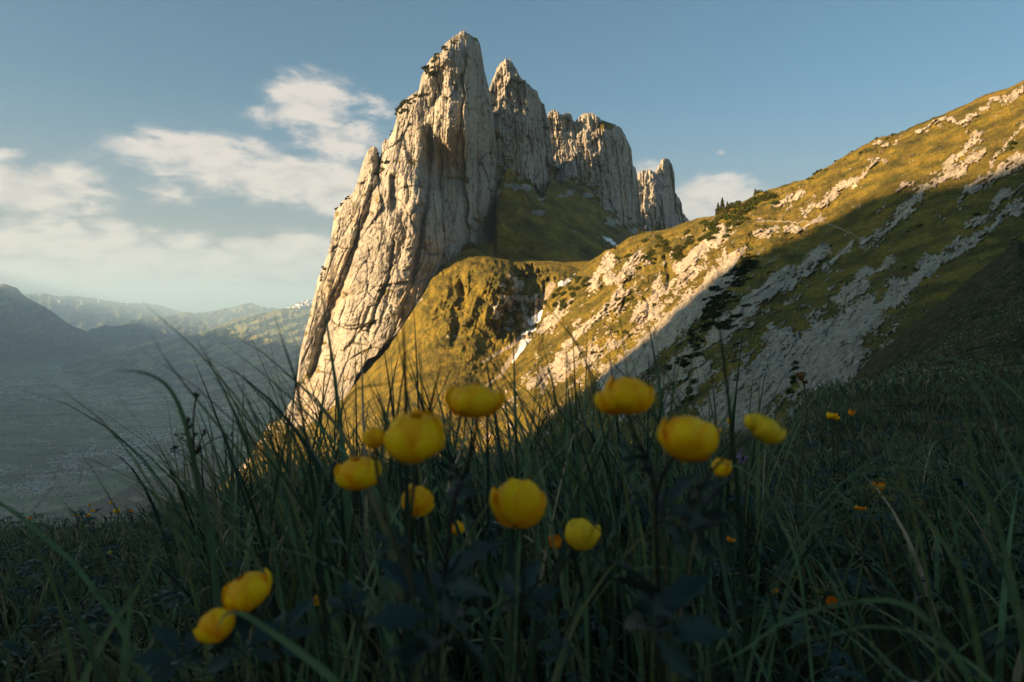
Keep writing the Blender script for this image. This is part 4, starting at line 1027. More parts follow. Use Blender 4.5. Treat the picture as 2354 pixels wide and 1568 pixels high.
TUFTS = [
 ('tall grass tuft with the long blade that arches over to the left above the valley', .50, [
   ([(265,852),(330,857),(385,888),(420,955),(445,1060),(488,1280)], 11, .3), ([(348,772),(395,845),(470,940),(550,1040),(620,1150)], 9, .3), ([(455,785),(500,868),(545,965),(590,1090)], 9, .2)]),
 ('grass tuft with two steep parallel blades left of the cliff foot', .55, [
   ([(470,800),(510,890),(560,990),(600,1120)], 7, .35), ([(520,830),(570,925),(622,1015),(660,1130)], 10, .25), ([(528,838),(590,900),(650,965),(700,1060)], 8, .3), ([(605,820),(640,895),(672,985),(700,1090)], 11, .2)]),
 ('grass tuft before the lower cliff whose tallest blade reaches highest on the left', .55, [
   ([(632,728),(655,800),(682,885),(700,990),(720,1120)], 9, .15), ([(683,803),(680,880),(664,975),(640,1090)], 9, .2), ([(590,905),(640,985),(690,1070),(720,1160)], 8, .4), ([(735,780),(760,870),(800,960),(830,1060)], 6, .3)]),
 ('stiff grass tuft with the thick upright blade above the pair of joined globe flowers', .48, [
   ([(924,690),(927,760),(931,850),(934,960),(935,1090)], 13, .12), ([(965,782),(968,860),(976,950),(985,1060)], 8, .25), ([(1017,828),(1006,870),(988,940),(968,1040)], 11, .1), ([(868,820),(875,900),(880,980),(888,1080)], 8, .45), ([(840,850),(865,930),(905,1010)], 7, .2)]),
 ('single bent grass blade lying almost flat across the stiff tuft', .46, [([(1037,852),(980,862),(930,872),(880,884),(825,893),(790,930)], 6, .3)]),
 ('grass tuft whose long blade slants down right below the snow gully', .55, [
   ([(1060,762),(1120,822),(1178,892),(1235,985),(1290,1090)], 8, .2), ([(1175,600),(1215,648),(1265,710),(1330,800)], 5, .55), ([(1100,800),(1145,890),(1200,985),(1230,1090)], 8, .35), ([(1240,762),(1237,850),(1225,950),(1210,1060)], 8, .4)]),
 ('pair of long curving grass blades left of the high double globe flower', .52, [
   ([(1262,682),(1300,745),(1342,822),(1365,900),(1390,1010)], 8, .2), ([(1300,800),(1312,880),(1320,960),(1330,1050)], 9, .35), ([(1255,860),(1285,940),(1330,1010),(1360,1100)], 8, .15), ([(1410,648),(1427,740),(1440,840),(1450,930)], 7, .3)]),
 ('grass tuft with pale blade tips standing right behind the high globe flower', .55, [
   ([(1608,700),(1597,780),(1588,860),(1575,980)], 10, .55), ([(1560,745),(1553,830),(1543,930),(1535,1030)], 7, .25), ([(1530,800),(1525,890),(1515,980)], 7, .15), ([(1635,860),(1600,920),(1580,1000)], 7, .3), ([(1500,840),(1503,930),(1515,1040)], 6, .3)]),
 ('teal bent grass blade between the round globe flower and the greenish one', .6, [([(1735,918),(1712,893),(1690,898),(1672,950),(1655,1010),(1640,1090)], 9, .02)]),
 ('drooping teal blade hanging past the greenish flower towards the dark meadow', .5, [([(1640,1062),(1700,1075),(1755,1120),(1790,1190),(1830,1280),(1850,1400)], 10, .02)]),
 ('pair of thin grass blades low on the left above the valley', .6, [([(186,1040),(222,1095),(262,1160),(300,1230)], 6, .3), ([(255,1090),(300,1110),(360,1145),(420,1200)], 6, .4), ([(110,1115),(160,1170),(210,1230)], 5, .35)]),
 ('broad pale grass leaf standing upright at the lower left', .38, [([(300,1335),(298,1400),(290,1470),(284,1568)], 26, .42)]),
 ('teal grass blade arching across the low left flower pair', .36, [([(500,1445),(520,1412),(560,1412),(620,1450),(690,1500),(770,1568)], 20, .08)]),
 ('tuft of long blades leaning left at the lower left corner', .42, [
   ([(40,1270),(100,1290),(150,1360),(190,1440),(230,1568)], 13, .3), ([(380,1190),(330,1330),(250,1450),(190,1568)], 18, .45), ([(60,1210),(95,1280),(130,1370)], 12, .5), ([(440,1270),(400,1390),(370,1500),(350,1600)], 10, .25)]),
 ('arching blades lying across the dark middle of the meadow', .5, [
   ([(560,1290),(620,1262),(700,1275),(770,1310),(830,1360)], 8, .05), ([(1340,1420),(1400,1340),(1450,1310),(1530,1305),(1590,1340)], 8, .05), ([(1110,1480),(1180,1390),(1270,1310),(1300,1240)], 12, .1), ([(1240,1120),(1330,1180),(1420,1260)], 6, .5)]),
 ('long grass blades sweeping across the right meadow', .5, [
   ([(2110,1165),(2040,1168),(1960,1180),(1880,1215)], 12, .02), ([(1840,1170),(1900,1130),(1990,1085),(2100,1075),(2180,1100)], 7, .35), ([(2354,960),(2230,965),(2130,1010),(2050,1100)], 7, .3), ([(1920,870),(1960,905),(2010,965),(2060,1060)], 7, .5),
   ([(2230,1150),(2120,1140),(2030,1120),(1950,1128)], 6, .08), ([(2080,1300),(1990,1270),(1900,1262),(1820,1290)], 7, .1)]),
 ('big dark blades fanning out at the right edge', .42, [
   ([(2150,770),(2210,840),(2270,930),(2330,1060),(2400,1200)], 12, .35), ([(2210,800),(2290,870),(2350,980),(2390,1100)], 10, .3), ([(2150,820),(2230,835),(2310,880),(2380,960)], 8, .03), ([(2180,880),(2220,960),(2240,1080),(2290,1200)], 14, .45), ([(2040,1095),(2120,1180),(2200,1300),(2230,1400)], 16, .5), ([(2354,1380),(2200,1430),(2080,1480),(1960,1568)], 14, .3)]),
 ('low teal blades arching at the bottom right corner', .4, [
   ([(1780,1490),(1900,1462),(2000,1440),(2120,1462),(2250,1540)], 9, .05), ([(1560,1560),(1700,1500),(1820,1420),(1990,1380),(2100,1400)], 14, .08), ([(1900,1320),(1990,1330),(2060,1400),(2100,1500)], 12, .2), ([(1590,1080),(1660,1140),(1720,1220),(1760,1330)], 9, .1)]),
]
for (label, D, bl) in TUFTS:
    c0 = to_ground(bl[0][0], D, D * 1.08)[-1]; e_ = root('grass_tuft', Vector(c0))
    if len(bl) == 1:
        e_.name = 'grass_blade_clump'
    for k, (pts, wpx, tone) in enumerate(bl):
        dd = D * (1 + .05 * ((k * 37) % 5 - 2)); keep(ribbon(to_ground(pts, dd, dd * 1.08), wpx / F * dd * 1.25, tone, ang=.3 * ((k * 13) % 5 - 2)), e_)
    tag(e_, label, 'grass', 'tall grass tufts in front of the mountain')

# ------------------------------------------------------------------ globe flowers
def petal(R, az_, th0, th1, hw, flare, sq, seed, lay):
    r_ = np.random.default_rng(seed); ns, nt = 9, 10
    s_ = np.linspace(-1, 1, ns)[None]; t_ = np.linspace(0, 1, nt)[:, None]
    wd = hw * np.sin(np.pi * np.clip(.14 + .80 * t_ ** .85, 0, 1)) ** .55
    th = th0 + (th1 - th0) * t_ - .10 * np.abs(s_) ** 2.5 * t_
    ph = az_ + s_ * wd / np.maximum(np.sin(np.clip(th, .35, 2.8)), .45)
    nz = .07 * perlin(s_ * 1.3 + seed, t_ * 2.2, seed) + .04 * perlin(s_ * 3 + seed, t_ * 4, seed + 1) + .05 * np.abs(s_) ** 4 * np.sin(seed * 1.7)
    rad = R * (lay + flare * t_ ** 3 + nz - .06 * np.abs(s_) ** 2 * (1 - flare * 2) + .05 * flare * np.abs(s_) ** 3)
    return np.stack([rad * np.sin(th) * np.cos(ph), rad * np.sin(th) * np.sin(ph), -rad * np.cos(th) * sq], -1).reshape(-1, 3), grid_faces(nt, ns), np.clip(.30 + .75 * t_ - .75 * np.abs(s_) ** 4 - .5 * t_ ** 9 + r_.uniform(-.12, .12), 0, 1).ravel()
def globe_head(parent, centre, wpx, hpx, D, tilt, seed, mat=None, n=11, open_=0.0):
    R = wpx / F * D * .5; sq = hpx / wpx; mat = mat or M_PETAL; r_ = random.Random(seed)
    rotm = Matrix.Rotation(math.radians(tilt[0]), 3, 'Y') @ Matrix.Rotation(math.radians(tilt[1]), 3, 'X')
    RM = np.array(rotm); c_ = np.array(centre)
    # the closed inner bud that carries the petals
    a_ = np.linspace(0, 2 * np.pi, 13); th = np.linspace(.1, 2.9, 9)[:, None]
    nz = 1 + .06 * np.sin(a_ * 3 + seed)[None] * np.sin(th)
    core = np.stack([R * .84 * nz * np.sin(th) * np.cos(a_), R * .84 * nz * np.sin(th) * np.sin(a_), -R * .84 * sq * np.cos(th) * nz], -1).reshape(-1, 3) @ RM.T + c_
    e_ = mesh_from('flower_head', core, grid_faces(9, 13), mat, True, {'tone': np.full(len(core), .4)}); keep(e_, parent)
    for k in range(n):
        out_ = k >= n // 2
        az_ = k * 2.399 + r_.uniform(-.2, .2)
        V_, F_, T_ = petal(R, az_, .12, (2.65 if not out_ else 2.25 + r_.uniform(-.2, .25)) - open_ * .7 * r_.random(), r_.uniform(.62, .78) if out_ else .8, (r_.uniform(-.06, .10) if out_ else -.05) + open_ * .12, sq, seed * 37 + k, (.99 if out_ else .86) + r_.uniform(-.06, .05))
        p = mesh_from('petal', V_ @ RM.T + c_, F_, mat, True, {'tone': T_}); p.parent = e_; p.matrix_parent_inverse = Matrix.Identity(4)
        p.matrix_parent_inverse = (Matrix.Identity(4))
    return e_
def leaf_verts(size, seed, lobes=5):
    """a palmate leaf with deeply cut, toothed lobes; lies in XY, stalk at the origin"""
    r_ = random.Random(seed); V_ = [(0, 0, 0)]; F_ = []
    for k in range(lobes):
        a_ = math.radians(-100 + 200 * k / (lobes - 1)) + math.pi / 2; L_ = size * (1 - .18 * abs(k - (lobes - 1) / 2)) * r_.uniform(.9, 1.1)
        outl = [(.0, .0), (.30, .07), (.48, .20), (.60, .15), (.72, .22), (.80, .10), (1.0, .0), (.80, -.10), (.72, -.22), (.60, -.15), (.48, -.20), (.30, -.07)]
        b0 = len(V_); ca, sa = math.cos(a_), math.sin(a_); cz = r_.uniform(.05, .28)
        for (p, q_) in outl:
            x_, y_ = p * L_, q_ * L_; V_.append((x_ * ca - y_ * sa, x_ * sa + y_ * ca, size * (-.35 * p * p + cz * abs(q_) * 2)))
        V_.append((.5 * L_ * ca, .5 * L_ * sa, size * -.10)); c = len(V_) - 1
        for i in range(len(outl)): F_.append((c, b0 + i, b0 + (i + 1) % len(outl)))
    return np.array(V_), np.array(F_)
def leaf_at(parent, u, v, D, size_px, rot3, tone, seed, name='leaf'):
    V_, F_ = leaf_verts(size_px / F * D, seed); M_ = (Matrix.Rotation(math.radians(rot3[2]), 3, 'Z') @ Matrix.Rotation(math.radians(rot3[1]), 3, 'Y') @ Matrix.Rotation(math.radians(rot3[0]), 3, 'X'))
    V_ = V_ @ np.array(M_).T + np.array(px(u, v, D))
    o = mesh_from(name, V_, F_, M_LEAF, True, {'tone': np.full(len(V_), tone)})
    return keep(o, parent) if parent else o

# (label, head distance, heads [(u,v,w,h,tilt,colour,petals,open)], stems [(points, px width, tone)], leaves)
PLANTS = [
 ('largest globe flower on a pale thick stem with a small bud at its left', .36,
   [(955,1000,148,116,(4,14),0,12,.15), (860,1004,54,52,(-8,0),2,8,0)],
   [([(953,1040),(950,1120),(944,1190),(940,1260),(945,1340),(960,1460),(965,1568)],13,(.35,.9)), ([(862,1030),(868,1090),(885,1170),(905,1240),(945,1335)],11,(.2,.7))],
   [(905,1260,.37,60,(60,10,20),.1),(985,1285,.38,60,(50,-20,140),.1)]),
 ('globe flower at centre left whose ragged petals frame a dark slit', .47,
   [(824,1085,104,76,(-6,10),0,11,.5)], [([(818,1120),(815,1180),(802,1270),(800,1360),(840,1480),(880,1600)],8,(.05,.4))], [(770,1300,.46,55,(60,0,160),.1),(800,1400,.46,80,(50,0,20),.05)]),
 ('half hidden tilted globe flower behind the thick pale stem', .50, [(962,1150,74,78,(35,0),0,8,.9)], [([(968,1180),(975,1250),(985,1350),(1000,1480)],7,(.1,.3))], []),
 ('small half hidden yellow flower low between dark leaves', .62, [(1052,1213,34,34,(20,0),0,6,.3)], [([(1055,1228),(1060,1290),(1070,1370)],4,(.1,.3))], []),
 ('wide globe flower on a dark leaning stem above its neighbour with one petal hanging down', .37,
   [(1092,918,132,84,(0,0),0,11,.3)], [([(1098,945),(1092,1000),(1075,1070),(1045,1150),(1032,1240),(1020,1350),(1010,1470),(1005,1600)],13,(.0,.05))],
   [(1050,1090,.38,75,(70,10,120),.0),(1035,1150,.385,95,(60,0,-60),.0),(1020,1350,.37,170,(55,10,-80),.0),(1010,1420,.37,190,(50,-10,60),.0),(1015,1480,.35,180,(40,0,180),.02)]),
 ('round globe flower glowing low in the middle of the grass', .40, [(1190,1153,130,116,(8,-38),0,12,.35)], [([(1195,1195),(1205,1270),(1200,1380),(1190,1500),(1185,1620)],10,(.1,.2))], [(1195,1390,.41,120,(55,0,-30),.0)]),
 ('greenish yellow half open flower low right of the round one', .52, [(1337,1225,78,76,(10,-20),1,8,.8)], [([(1318,1255),(1290,1310),(1262,1380),(1240,1460),(1225,1560)],7,(.15,.4))], [(1290,1500,.5,70,(50,0,30),.1)]),
 ('double looking globe flower, highest one on the right, one petal sticking out left', .37,
   [(1446,905,118,92,(6,0),0,12,.15), (1412,918,96,74,(-12,0),0,7,.8)],
   [([(1440,948),(1455,990),(1470,1020),(1492,1068),(1505,1120),(1508,1200)],13,(.25,.5))], [(1500,1075,.37,70,(65,0,100),.0),(1460,1068,.37,60,(65,0,60),.0)]),
 ('big round globe flower on dark curving stem with greenish flower branching to its right', .36,
   [(1583,1004,142,112,(12,-18),0,12,.1), (1762,986,80,62,(28,0),1,8,.4), (1738,970,54,48,(5,0),1,6,.2)],
   [([(1548,1048),(1528,1085),(1512,1130),(1508,1230),(1516,1380),(1520,1500),(1522,1620)],14,(.0,.1)), ([(1728,1004),(1690,1030),(1650,1068),(1615,1110),(1595,1160),(1585,1240),(1578,1350),(1568,1450)],9,(.3,.6)), ([(1512,1215),(1530,1300),(1535,1420),(1530,1580)],12,(.6,.5))],
   [(1520,1190,.37,130,(62,0,-75),.0),(1560,1200,.37,150,(70,10,-110),.0),(1600,1215,.38,150,(75,0,-100),.0),(1490,1170,.37,80,(65,0,80),.0),(1530,1400,.36,170,(60,0,110),.02),(1500,1450,.35,200,(50,10,-60),.02)]),
 ('small globe flower peeking out under the big round one', .48, [(1658,1072,44,48,(0,10),0,8,.4)], [([(1655,1095),(1640,1150),(1630,1230),(1625,1330)],6,(.1,.3))], []),
 ('oval globe flower tilted to the right at the lower left', .42, [(568,1357,112,82,(-24,8),0,11,.15)], [([(585,1392),(610,1440),(640,1500),(660,1590)],9,(.1,.3))], [(640,1470,.42,110,(50,0,-40),.05)]),
 ('lower flower of the left pair partly behind a teal blade', .40, [(495,1435,88,78,(-30,0),0,10,.3)], [([(500,1470),(520,1520),(530,1600)],9,(.1,.3))], [(560,1500,.4,130,(50,0,20),.03),(420,1520,.4,120,(45,0,60),.03)]),
]
for (label, D, heads, stems, leaves) in PLANTS:
    w0_ = to_ground(stems[0][0], D, D * 1.04); e_ = root('globe_flower', Vector(w0_[-1]))
    for k, (pts, wpx, tone) in enumerate(stems):
        W_ = to_ground(pts, D, D * 1.04, reach=(k == 0 or pts[-1][1] > 1400))
        keep(tube(W_, wpx * .36 / F * D, wpx * .5 / F * D, tone), e_)
    for k, (u, v, w_, h_, tilt, cm, n, op) in enumerate(heads):
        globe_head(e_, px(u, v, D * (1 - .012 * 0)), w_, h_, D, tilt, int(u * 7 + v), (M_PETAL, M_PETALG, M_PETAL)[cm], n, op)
    for k, (u, v, dl, sz, rot3, tone) in enumerate(leaves): leaf_at(e_, u, v, dl, sz, rot3, tone, k + int(u))
    tag(e_, label, 'flower', 'globe flowers in the foreground')

# smaller flowers farther back
SMALL = [
 (1275,1245,36,30,.75,2,'orange buttercup half behind a grass blade beside the greenish flower'),
 (1912,955,26,18,2.6,0,'first yellow flower standing out against the dark slope right of the rocks'),
 (1923,960,15,12,2.65,0,'small yellow flower touching the first one on the dark slope'),
 (1958,948,15,17,2.7,2,'small orange flower right of the yellow pair on the dark slope'),
 (1678,967,13,17,1.9,0,'tiny yellow flower hanging beside the teal blade tip'),
 (1657,988,9,10,2.2,0,'tiny yellow dot of a flower just left of the greenish flower stem'),
 (2021,1117,32,20,1.3,2,'orange buttercup upright in the right meadow'),
 (1978,1168,27,12,1.25,2,'flat orange buttercup above the pale teal blade'),
 (1913,1386,28,28,.9,2,'round orange bud low in the right meadow'),
 (1680,1240,22,12,.9,2,'orange petal cluster at the tip of the dark leaf'),
 (1780,1357,20,14,.95,2,'tiny orange flowers deep in the grass below the stems'),
 (727,1381,26,20,.7,0,'small yellow flower half hidden right of the left pair'),
 (664,1033,10,12,1.6,0,'tiny yellow flower in the grass at the cliff foot'),
 (552,1127,16,9,2.6,0,'small yellow flower in front of the sunlit foot slope'),
 (205,1160,6,6,4.2,0,'tiny yellow flower on the far edge of the left meadow'),
 (175,1183,13,7,4.0,0,'yellow flower on the skyline of the left meadow'),
 (203,1184,10,8,4.0,0,'yellow flower just right of the skyline one on the left meadow edge'),
 (214,1174,8,6,4.2,0,'higher tiny yellow flower on the left meadow edge'),
 (269,1174,14,13,3.6,0,'biggest yellow flower on the left meadow edge'),
 (255,1155,7,7,4.0,0,'tall thin yellow flower above the biggest one on the left edge'),
 (301,1174,8,9,3.8,2,'orange flower right of the biggest one on the left meadow edge'),
 (68,1191,9,7,4.2,2,'lone orange flower near the left end of the meadow edge'),
 (252,1270,10,9,2.4,1,'pale yellow flower in the dark grass at the left'),
 (1455,1018,11,10,1.5,0,'tiny yellow flower beside the stem of the high globe flower'),
 (1571,1065,8,13,1.6,0,'tiny yellow flower under the round globe flower'),
]
for i, (u, v, w_, h_, D, cm, label) in enumerate(SMALL):
    p = px(u, v, D); g = float(gz(p.x, p.y)); mat = (M_PETAL, M_PETALG, M_ORANGE)[cm]
    if g > p.z - .03: g = p.z - .12
    e_ = root('buttercup', Vector((p.x + .01, p.y, g)))
    R = w_ / F * D * .5
    keep(tube([tuple(p), (p.x + .004, p.y, (p.z * 2 + g) / 3), (p.x + .01, p.y, g)], R * .09 + .0004, R * .12 + .0006, .3), e_)
    Vs, Fs, Ts = [], [], []; nb_ = 0
    for k in range(6):
        V_, F_, T_ = petal(R, k * 2.399 + i, .15, 2.2 + .3 * math.sin(k + i), .75, .08, h_ / w_, i * 31 + k, .92 + .03 * (k % 3)); Vs.append(V_); Fs.append(F_ + nb_); Ts.append(T_); nb_ += len(V_)
    M_ = np.array(Matrix.Rotation(.4 * math.sin(i * 3.1), 3, 'Y') @ Matrix.Rotation(.4 * math.cos(i * 2.3), 3, 'X'))
    keep(mesh_from('flower_head', np.concatenate(Vs) @ M_.T + np.array(p), np.concatenate(Fs), mat, True, {'tone': np.concatenate(Ts)}), e_)
    tag(e_, label, 'flower', 'small flowers farther back in the meadow')

# low herb leaves in the meadow
Vs, Fs, Ts = [], [], []; nb_ = 0
for k in range(1500):
    y_ = rng.uniform(.5, 5.5); u_ = rng.uniform(-150, 2550); x_ = (u_ - CU) / F * y_
    V_, F_ = leaf_verts(rng.uniform(.018, .05), k); M_ = np.array(Matrix.Rotation(rng.uniform(0, 6.28), 3, 'Z') @ Matrix.Rotation(rng.uniform(-.2, .9), 3, 'X'))
    V_ = V_ @ M_.T + np.array([x_, y_, float(gz(x_, y_)) + rng.uniform(.02, .17)]); Vs.append(V_); Fs.append(F_ + nb_); Ts.append(np.full(len(V_), rng.uniform(0, 1) ** 2)); nb_ += len(V_)
o = mesh_from('herb_leaves', np.concatenate(Vs), np.concatenate(Fs), M_LEAF, True, {'tone': np.concatenate(Ts)}); tag(o, 'dark lobed herb leaves low between the grass', None, None, 'stuff')

# white specks of flowers on the dark right-hand slope, yellow umbels nearer
Vs, Fs, Ts = [], [], []; nb_ = 0
disc = np.array([(math.cos(a_), math.sin(a_) * .6, .1 * (a_ % 2)) for a_ in np.linspace(0, 6.28, 6, endpoint=False)] + [(0, 0, .25)]); df = np.array([(i, (i + 1) % 6, 6) for i in range(6)])
for k in range(260):
    cu_ = rng.choice([1830, 1880, 1960, 2050, 2130, 2230]); u_ = cu_ + rng.normal() * 45; y_ = rng.uniform(9, 55); x_ = (u_ - CU) / F * y_
    z_ = float(gz(x_, y_)) + .22; sz = rng.uniform(.8, 1.8) * 2.0 / F * y_
    Vs.append(disc * sz + np.array([x_, y_, z_])); Fs.append(df + nb_); Ts.append(np.full(7, .5)); nb_ += 7
o = mesh_from('white_flowers', np.concatenate(Vs), np.concatenate(Fs), M_WHITE, False, {'tone': np.concatenate(Ts)}); tag(o, 'scattered tiny white flowers on the dark slope at the right', None, None, 'stuff')
M_UMBEL = petal_mat('umbel_yellow', (0.26, 0.20, 0.02), (0.30, 0.24, 0.03))
def umbel(cx_, cy_, D, spread, n, label, mat=M_UMBEL):
    c_ = px(cx_, cy_, D); g = float(gz(c_.x, c_.y)); e_ = root('yellow_umbel_plant', Vector((c_.x, c_.y, g)))
    keep(tube([tuple(c_), (c_.x + .01, c_.y, c_.z - .08), (c_.x, c_.y, min(g, c_.z - .1))], .0008, .0015, .5), e_)
    r_ = np.random.default_rng(int(cx_)); 
    for q_ in range(n):
        hc = np.array(c_) + r_.normal(0, 1, 3) * np.array([spread, spread * .6, spread * .7]) / F * D
        keep(tube([tuple(hc), tuple((hc + np.array(c_)) / 2 - np.array([0, 0, .01])), tuple(np.array(c_) - np.array([0, 0, .05]))], .0005, .0008, .5, name='branch'), e_)
        pv_ = []; pf = []; nb2 = 0
        for k in range(16):
            oo = hc + r_.normal(0, 1, 3) * np.array([9, 9, 4]) / F * D; pv_.append(np.concatenate([disc, disc * [1, 1, -1]]) * 3.0 / F * D + oo); pf.append(np.concatenate([df, df + 7]) + nb2); nb2 += 14
        keep(mesh_from('flower_cluster', np.concatenate(pv_), np.concatenate(pf), mat, False, {'tone': np.full(nb2, .1)}), e_)
    tag(e_, label, 'plant', 'yellow umbel plants in the right meadow')
umbel(1985, 1105, 1.3, 34, 9, 'tall yellow green umbel plant against the dark slope')
umbel(1905, 1340, .95, 26, 6, 'low yellow umbel plant beside the teal blade')
umbel(1800, 1330, 1.0, 20, 5, 'low yellow umbel plant left of the other low one')
umbel(2060, 1150, 1.25, 22, 4, 'small yellow umbel plant farthest right')

# brown seed heads, sedge, purple flower, pale stalk
def lumps(centre, n, spread, size, mat, tone, parent, name, seed):
    r_ = np.random.default_rng(seed); Vs, Fs = [], []; nb2 = 0
    for k in range(n):
        d_ = np.concatenate([disc * [1, 1.6, 1], disc * [1, 1.6, -1.6]]) * size * r_.uniform(.7, 1.2) @ np.array(Matrix.Rotation(r_.uniform(0, 3), 3, 'Y')).T
        Vs.append(d_ + np.array(centre) + r_.normal(0, 1, 3) * spread); Fs.append(np.concatenate([df, df + 7]) + nb2); nb2 += 14
    return keep(mesh_from(name, np.concatenate(Vs), np.concatenate(Fs), mat, True, {'tone': np.full(nb2, tone)}), parent)
D = 1.25; p = px(1843, 866, D); g = float(gz(p.x, p.y)); e_ = root('seed_stalk', Vector((p.x, p.y, g)))
keep(tube(to_ground([(1843,868),(1850,895),(1855,940),(1848,1010),(1838,1090)], D, D), .0016, .0022, .45), e_)
lumps(p, 9, .0035, .006, M_SEED, .75, e_, 'seed_head', 1); lumps(px(1852, 878, D), 4, .002, .004, M_SEED, .6, e_, 'seed_head', 2)
tag(e_, 'withered brown seed head on an upright stalk before the rounded rock', 'seed head')
D = .62; p = px(452, 905, D); e_ = root('sedge', Vector((p.x, p.y, float(gz(p.x, p.y)))))
keep(tube(to_ground([(452,900),(446,950),(445,1010),(455,1100),(470,1200)], D, D), .0008, .0016, .3), e_)
for k, (u, v) in enumerate([(453,906),(430,962),(440,970),(436,985),(445,998),(405,1030),(395,1036),(460,1030),(455,1045),(470,1000),(525,1000),(448,1016),(412,1005)]):
    lumps(px(u, v, D), 3, .0016, .0026, M_SEED, .15, e_, 'seed_cluster', 10 + k)
    if abs(u - 448) > 14: keep(tube([tuple(px(u, v, D)), tuple(px((u + 450) / 2, v + 12, D)), tuple(px(449, v + 45, D))], .0004, .0006, .2, name='branch'), e_)
tag(e_, 'dark sedge with small hanging seed clusters against the valley', 'sedge')
D = .95; p = px(1705, 1040, D); e_ = root('purple_flower', Vector((p.x, p.y, float(gz(p.x, p.y)))))
keep(tube(to_ground([(1708,1048),(1712,1080),(1715,1120),(1712,1180)], D, D), .0014, .002, .4), e_)
lumps(px(1706, 1046, D), 8, .005, .0038, M_PURPLE, .3, e_, 'flower_head', 41)
V_, F_ = leaf_verts(.026, 3, 3); keep(mesh_from('leaf', V_ @ np.array(Matrix.Rotation(1.2, 3, 'X')).T + np.array(px(1714, 1105, D)), F_, M_LEAF, True, {'tone': np.full(len(V_), .9)}), e_)
tag(e_, 'dull purple flower with broad leaves right of the branching stem', 'flower')
D = 1.5; p = px(2182, 888, D); e_ = root('pale_stalk', Vector((p.x, p.y, float(gz(p.x, p.y)))))
keep(tube(to_ground([(2192,893),(2184,887),(2176,893),(2160,930),(2125,1005),(2090,1060),(2060,1120)], D, D), .0008, .0012, 1.0), e_)
tag(e_, 'thin dry pale stalk with a hooked tip crossing the dark slope', 'stalk')
# ------------------------------------------------------------------ shrubs and small conifers
ml, t, b = material('shrub_leaves', .9, .1)
tcn = t.node('ShaderNodeTexCoord').outputs['Object']; rn = t.node('ShaderNodeObjectInfo').outputs['Random']
lc = t.ramp(t.noise(tcn, .8, 3, .7), [(.3, (0.018, 0.030, 0.008)), (.55, (0.045, 0.060, 0.012)), (.75, (0.085, 0.085, 0.018))])
t.put(b.inputs['Base Color'], t.mix(t.math('MULTIPLY', rn, .4), lc, (0.07, 0.05, 0.015)))
mdk, t, b = material('dwarf_pine_needles', .9, .1)
t.put(b.inputs['Base Color'], t.ramp(t.noise(t.node('ShaderNodeTexCoord').outputs['Object'], .9, 3, .7), [(.35, (0.018, 0.024, 0.010)), (.7, (0.065, 0.065, 0.024))]))
mbk, t, b = material('bark', .95, .05); t.put(b.inputs['Base Color'], t.ramp(t.noise(t.node('ShaderNodeTexCoord').outputs['Object'], 3, 4), [(.3, (0.04, 0.03, 0.02)), (.7, (0.12, 0.09, 0.06))]))
def crown_mesh(name, kind, seed, mat, n=620):
    """leaf clumps spread through the crown's volume; unit size, base at 0"""
    r_ = np.random.default_rng(seed); P = []
    while len(P) < n:
        if kind == 'conifer':
            h_ = r_.random() ** 1.2; layer = (h_ * 9) % 1; rad = (1 - h_) * .30 * (.55 + .6 * (1 - layer)) + .01; a_ = r_.uniform(0, 6.28); q_ = rad * math.sqrt(r_.uniform(.25, 1)); P.append((q_ * math.cos(a_), q_ * math.sin(a_), .06 + h_ * .94 - q_ * .25))
        else:
            k = r_.integers(0, 5); cx_, cy_, cz_, rr_ = [(0,0,.45,.45),(.35,.1,.3,.32),(-.35,-.1,.33,.34),(.05,.3,.35,.3),(-.1,-.3,.55,.33)][k]
            d_ = r_.normal(size=3); d_ /= np.linalg.norm(d_); q_ = rr_ * r_.uniform(.6, 1.08); P.append((cx_ + d_[0] * q_, cy_ + d_[1] * q_, (cz_ + d_[2] * q_) * (1 if kind == 'shrub' else .75)))
    P = np.array(P); n_ = len(P); s_ = (.075 if kind != 'conifer' else .045) * r_.uniform(.6, 1.4, n_)
    a1 = r_.normal(size=(n_, 3)); a1 /= np.linalg.norm(a1, axis=1)[:, None]; a2 = np.cross(a1, r_.normal(size=(n_, 3))); a2 /= np.linalg.norm(a2, axis=1)[:, None]
    V_ = np.stack([P + a1 * s_[:, None], P + a2 * s_[:, None] * .7, P - a1 * s_[:, None], P - a2 * s_[:, None] * .7], 1).reshape(-1, 3)
    o = mesh_from(name, V_, np.arange(n_ * 4).reshape(-1, 4), mat, False); me_ = o.data; bpy.data.objects.remove(o); return me_
CROWN = {'conifer': [crown_mesh('conifer_crown', 'conifer', s, mdk, 700) for s in (1, 2)], 'shrub': [crown_mesh('shrub_crown', 'shrub', s, ml) for s in (3, 4, 5)], 'dwarf_pine': [crown_mesh('dwarf_pine_crown', 'low', s, mdk) for s in (6, 7, 8)],
         'goldconifer': [crown_mesh('conifer_crown', 'conifer', s, ml, 700) for s in (11, 12)]}
def trunk_mesh(h, r0):
    v, f = [], []
    for i, (z_, r_) in enumerate([(-.15, r0 * 1.3), (.1 * h, r0), (.6 * h, r0 * .6), (h, r0 * .15)]):
        for k in range(6): v.append((r_ * math.cos(k * 1.047) + .02 * math.sin(i * 2), r_ * math.sin(k * 1.047), z_))
    for i in range(3):
        for k in range(6): f.append((i * 6 + k, i * 6 + (k + 1) % 6, (i + 1) * 6 + (k + 1) % 6, (i + 1) * 6 + k))
    return me_py('trunk', v, f, [mbk])
TRUNK = {'conifer': trunk_mesh(.9, .03), 'goldconifer': trunk_mesh(.9, .03), 'shrub': trunk_mesh(.4, .04), 'dwarf_pine': trunk_mesh(.2, .04)}
kk_ = [0]
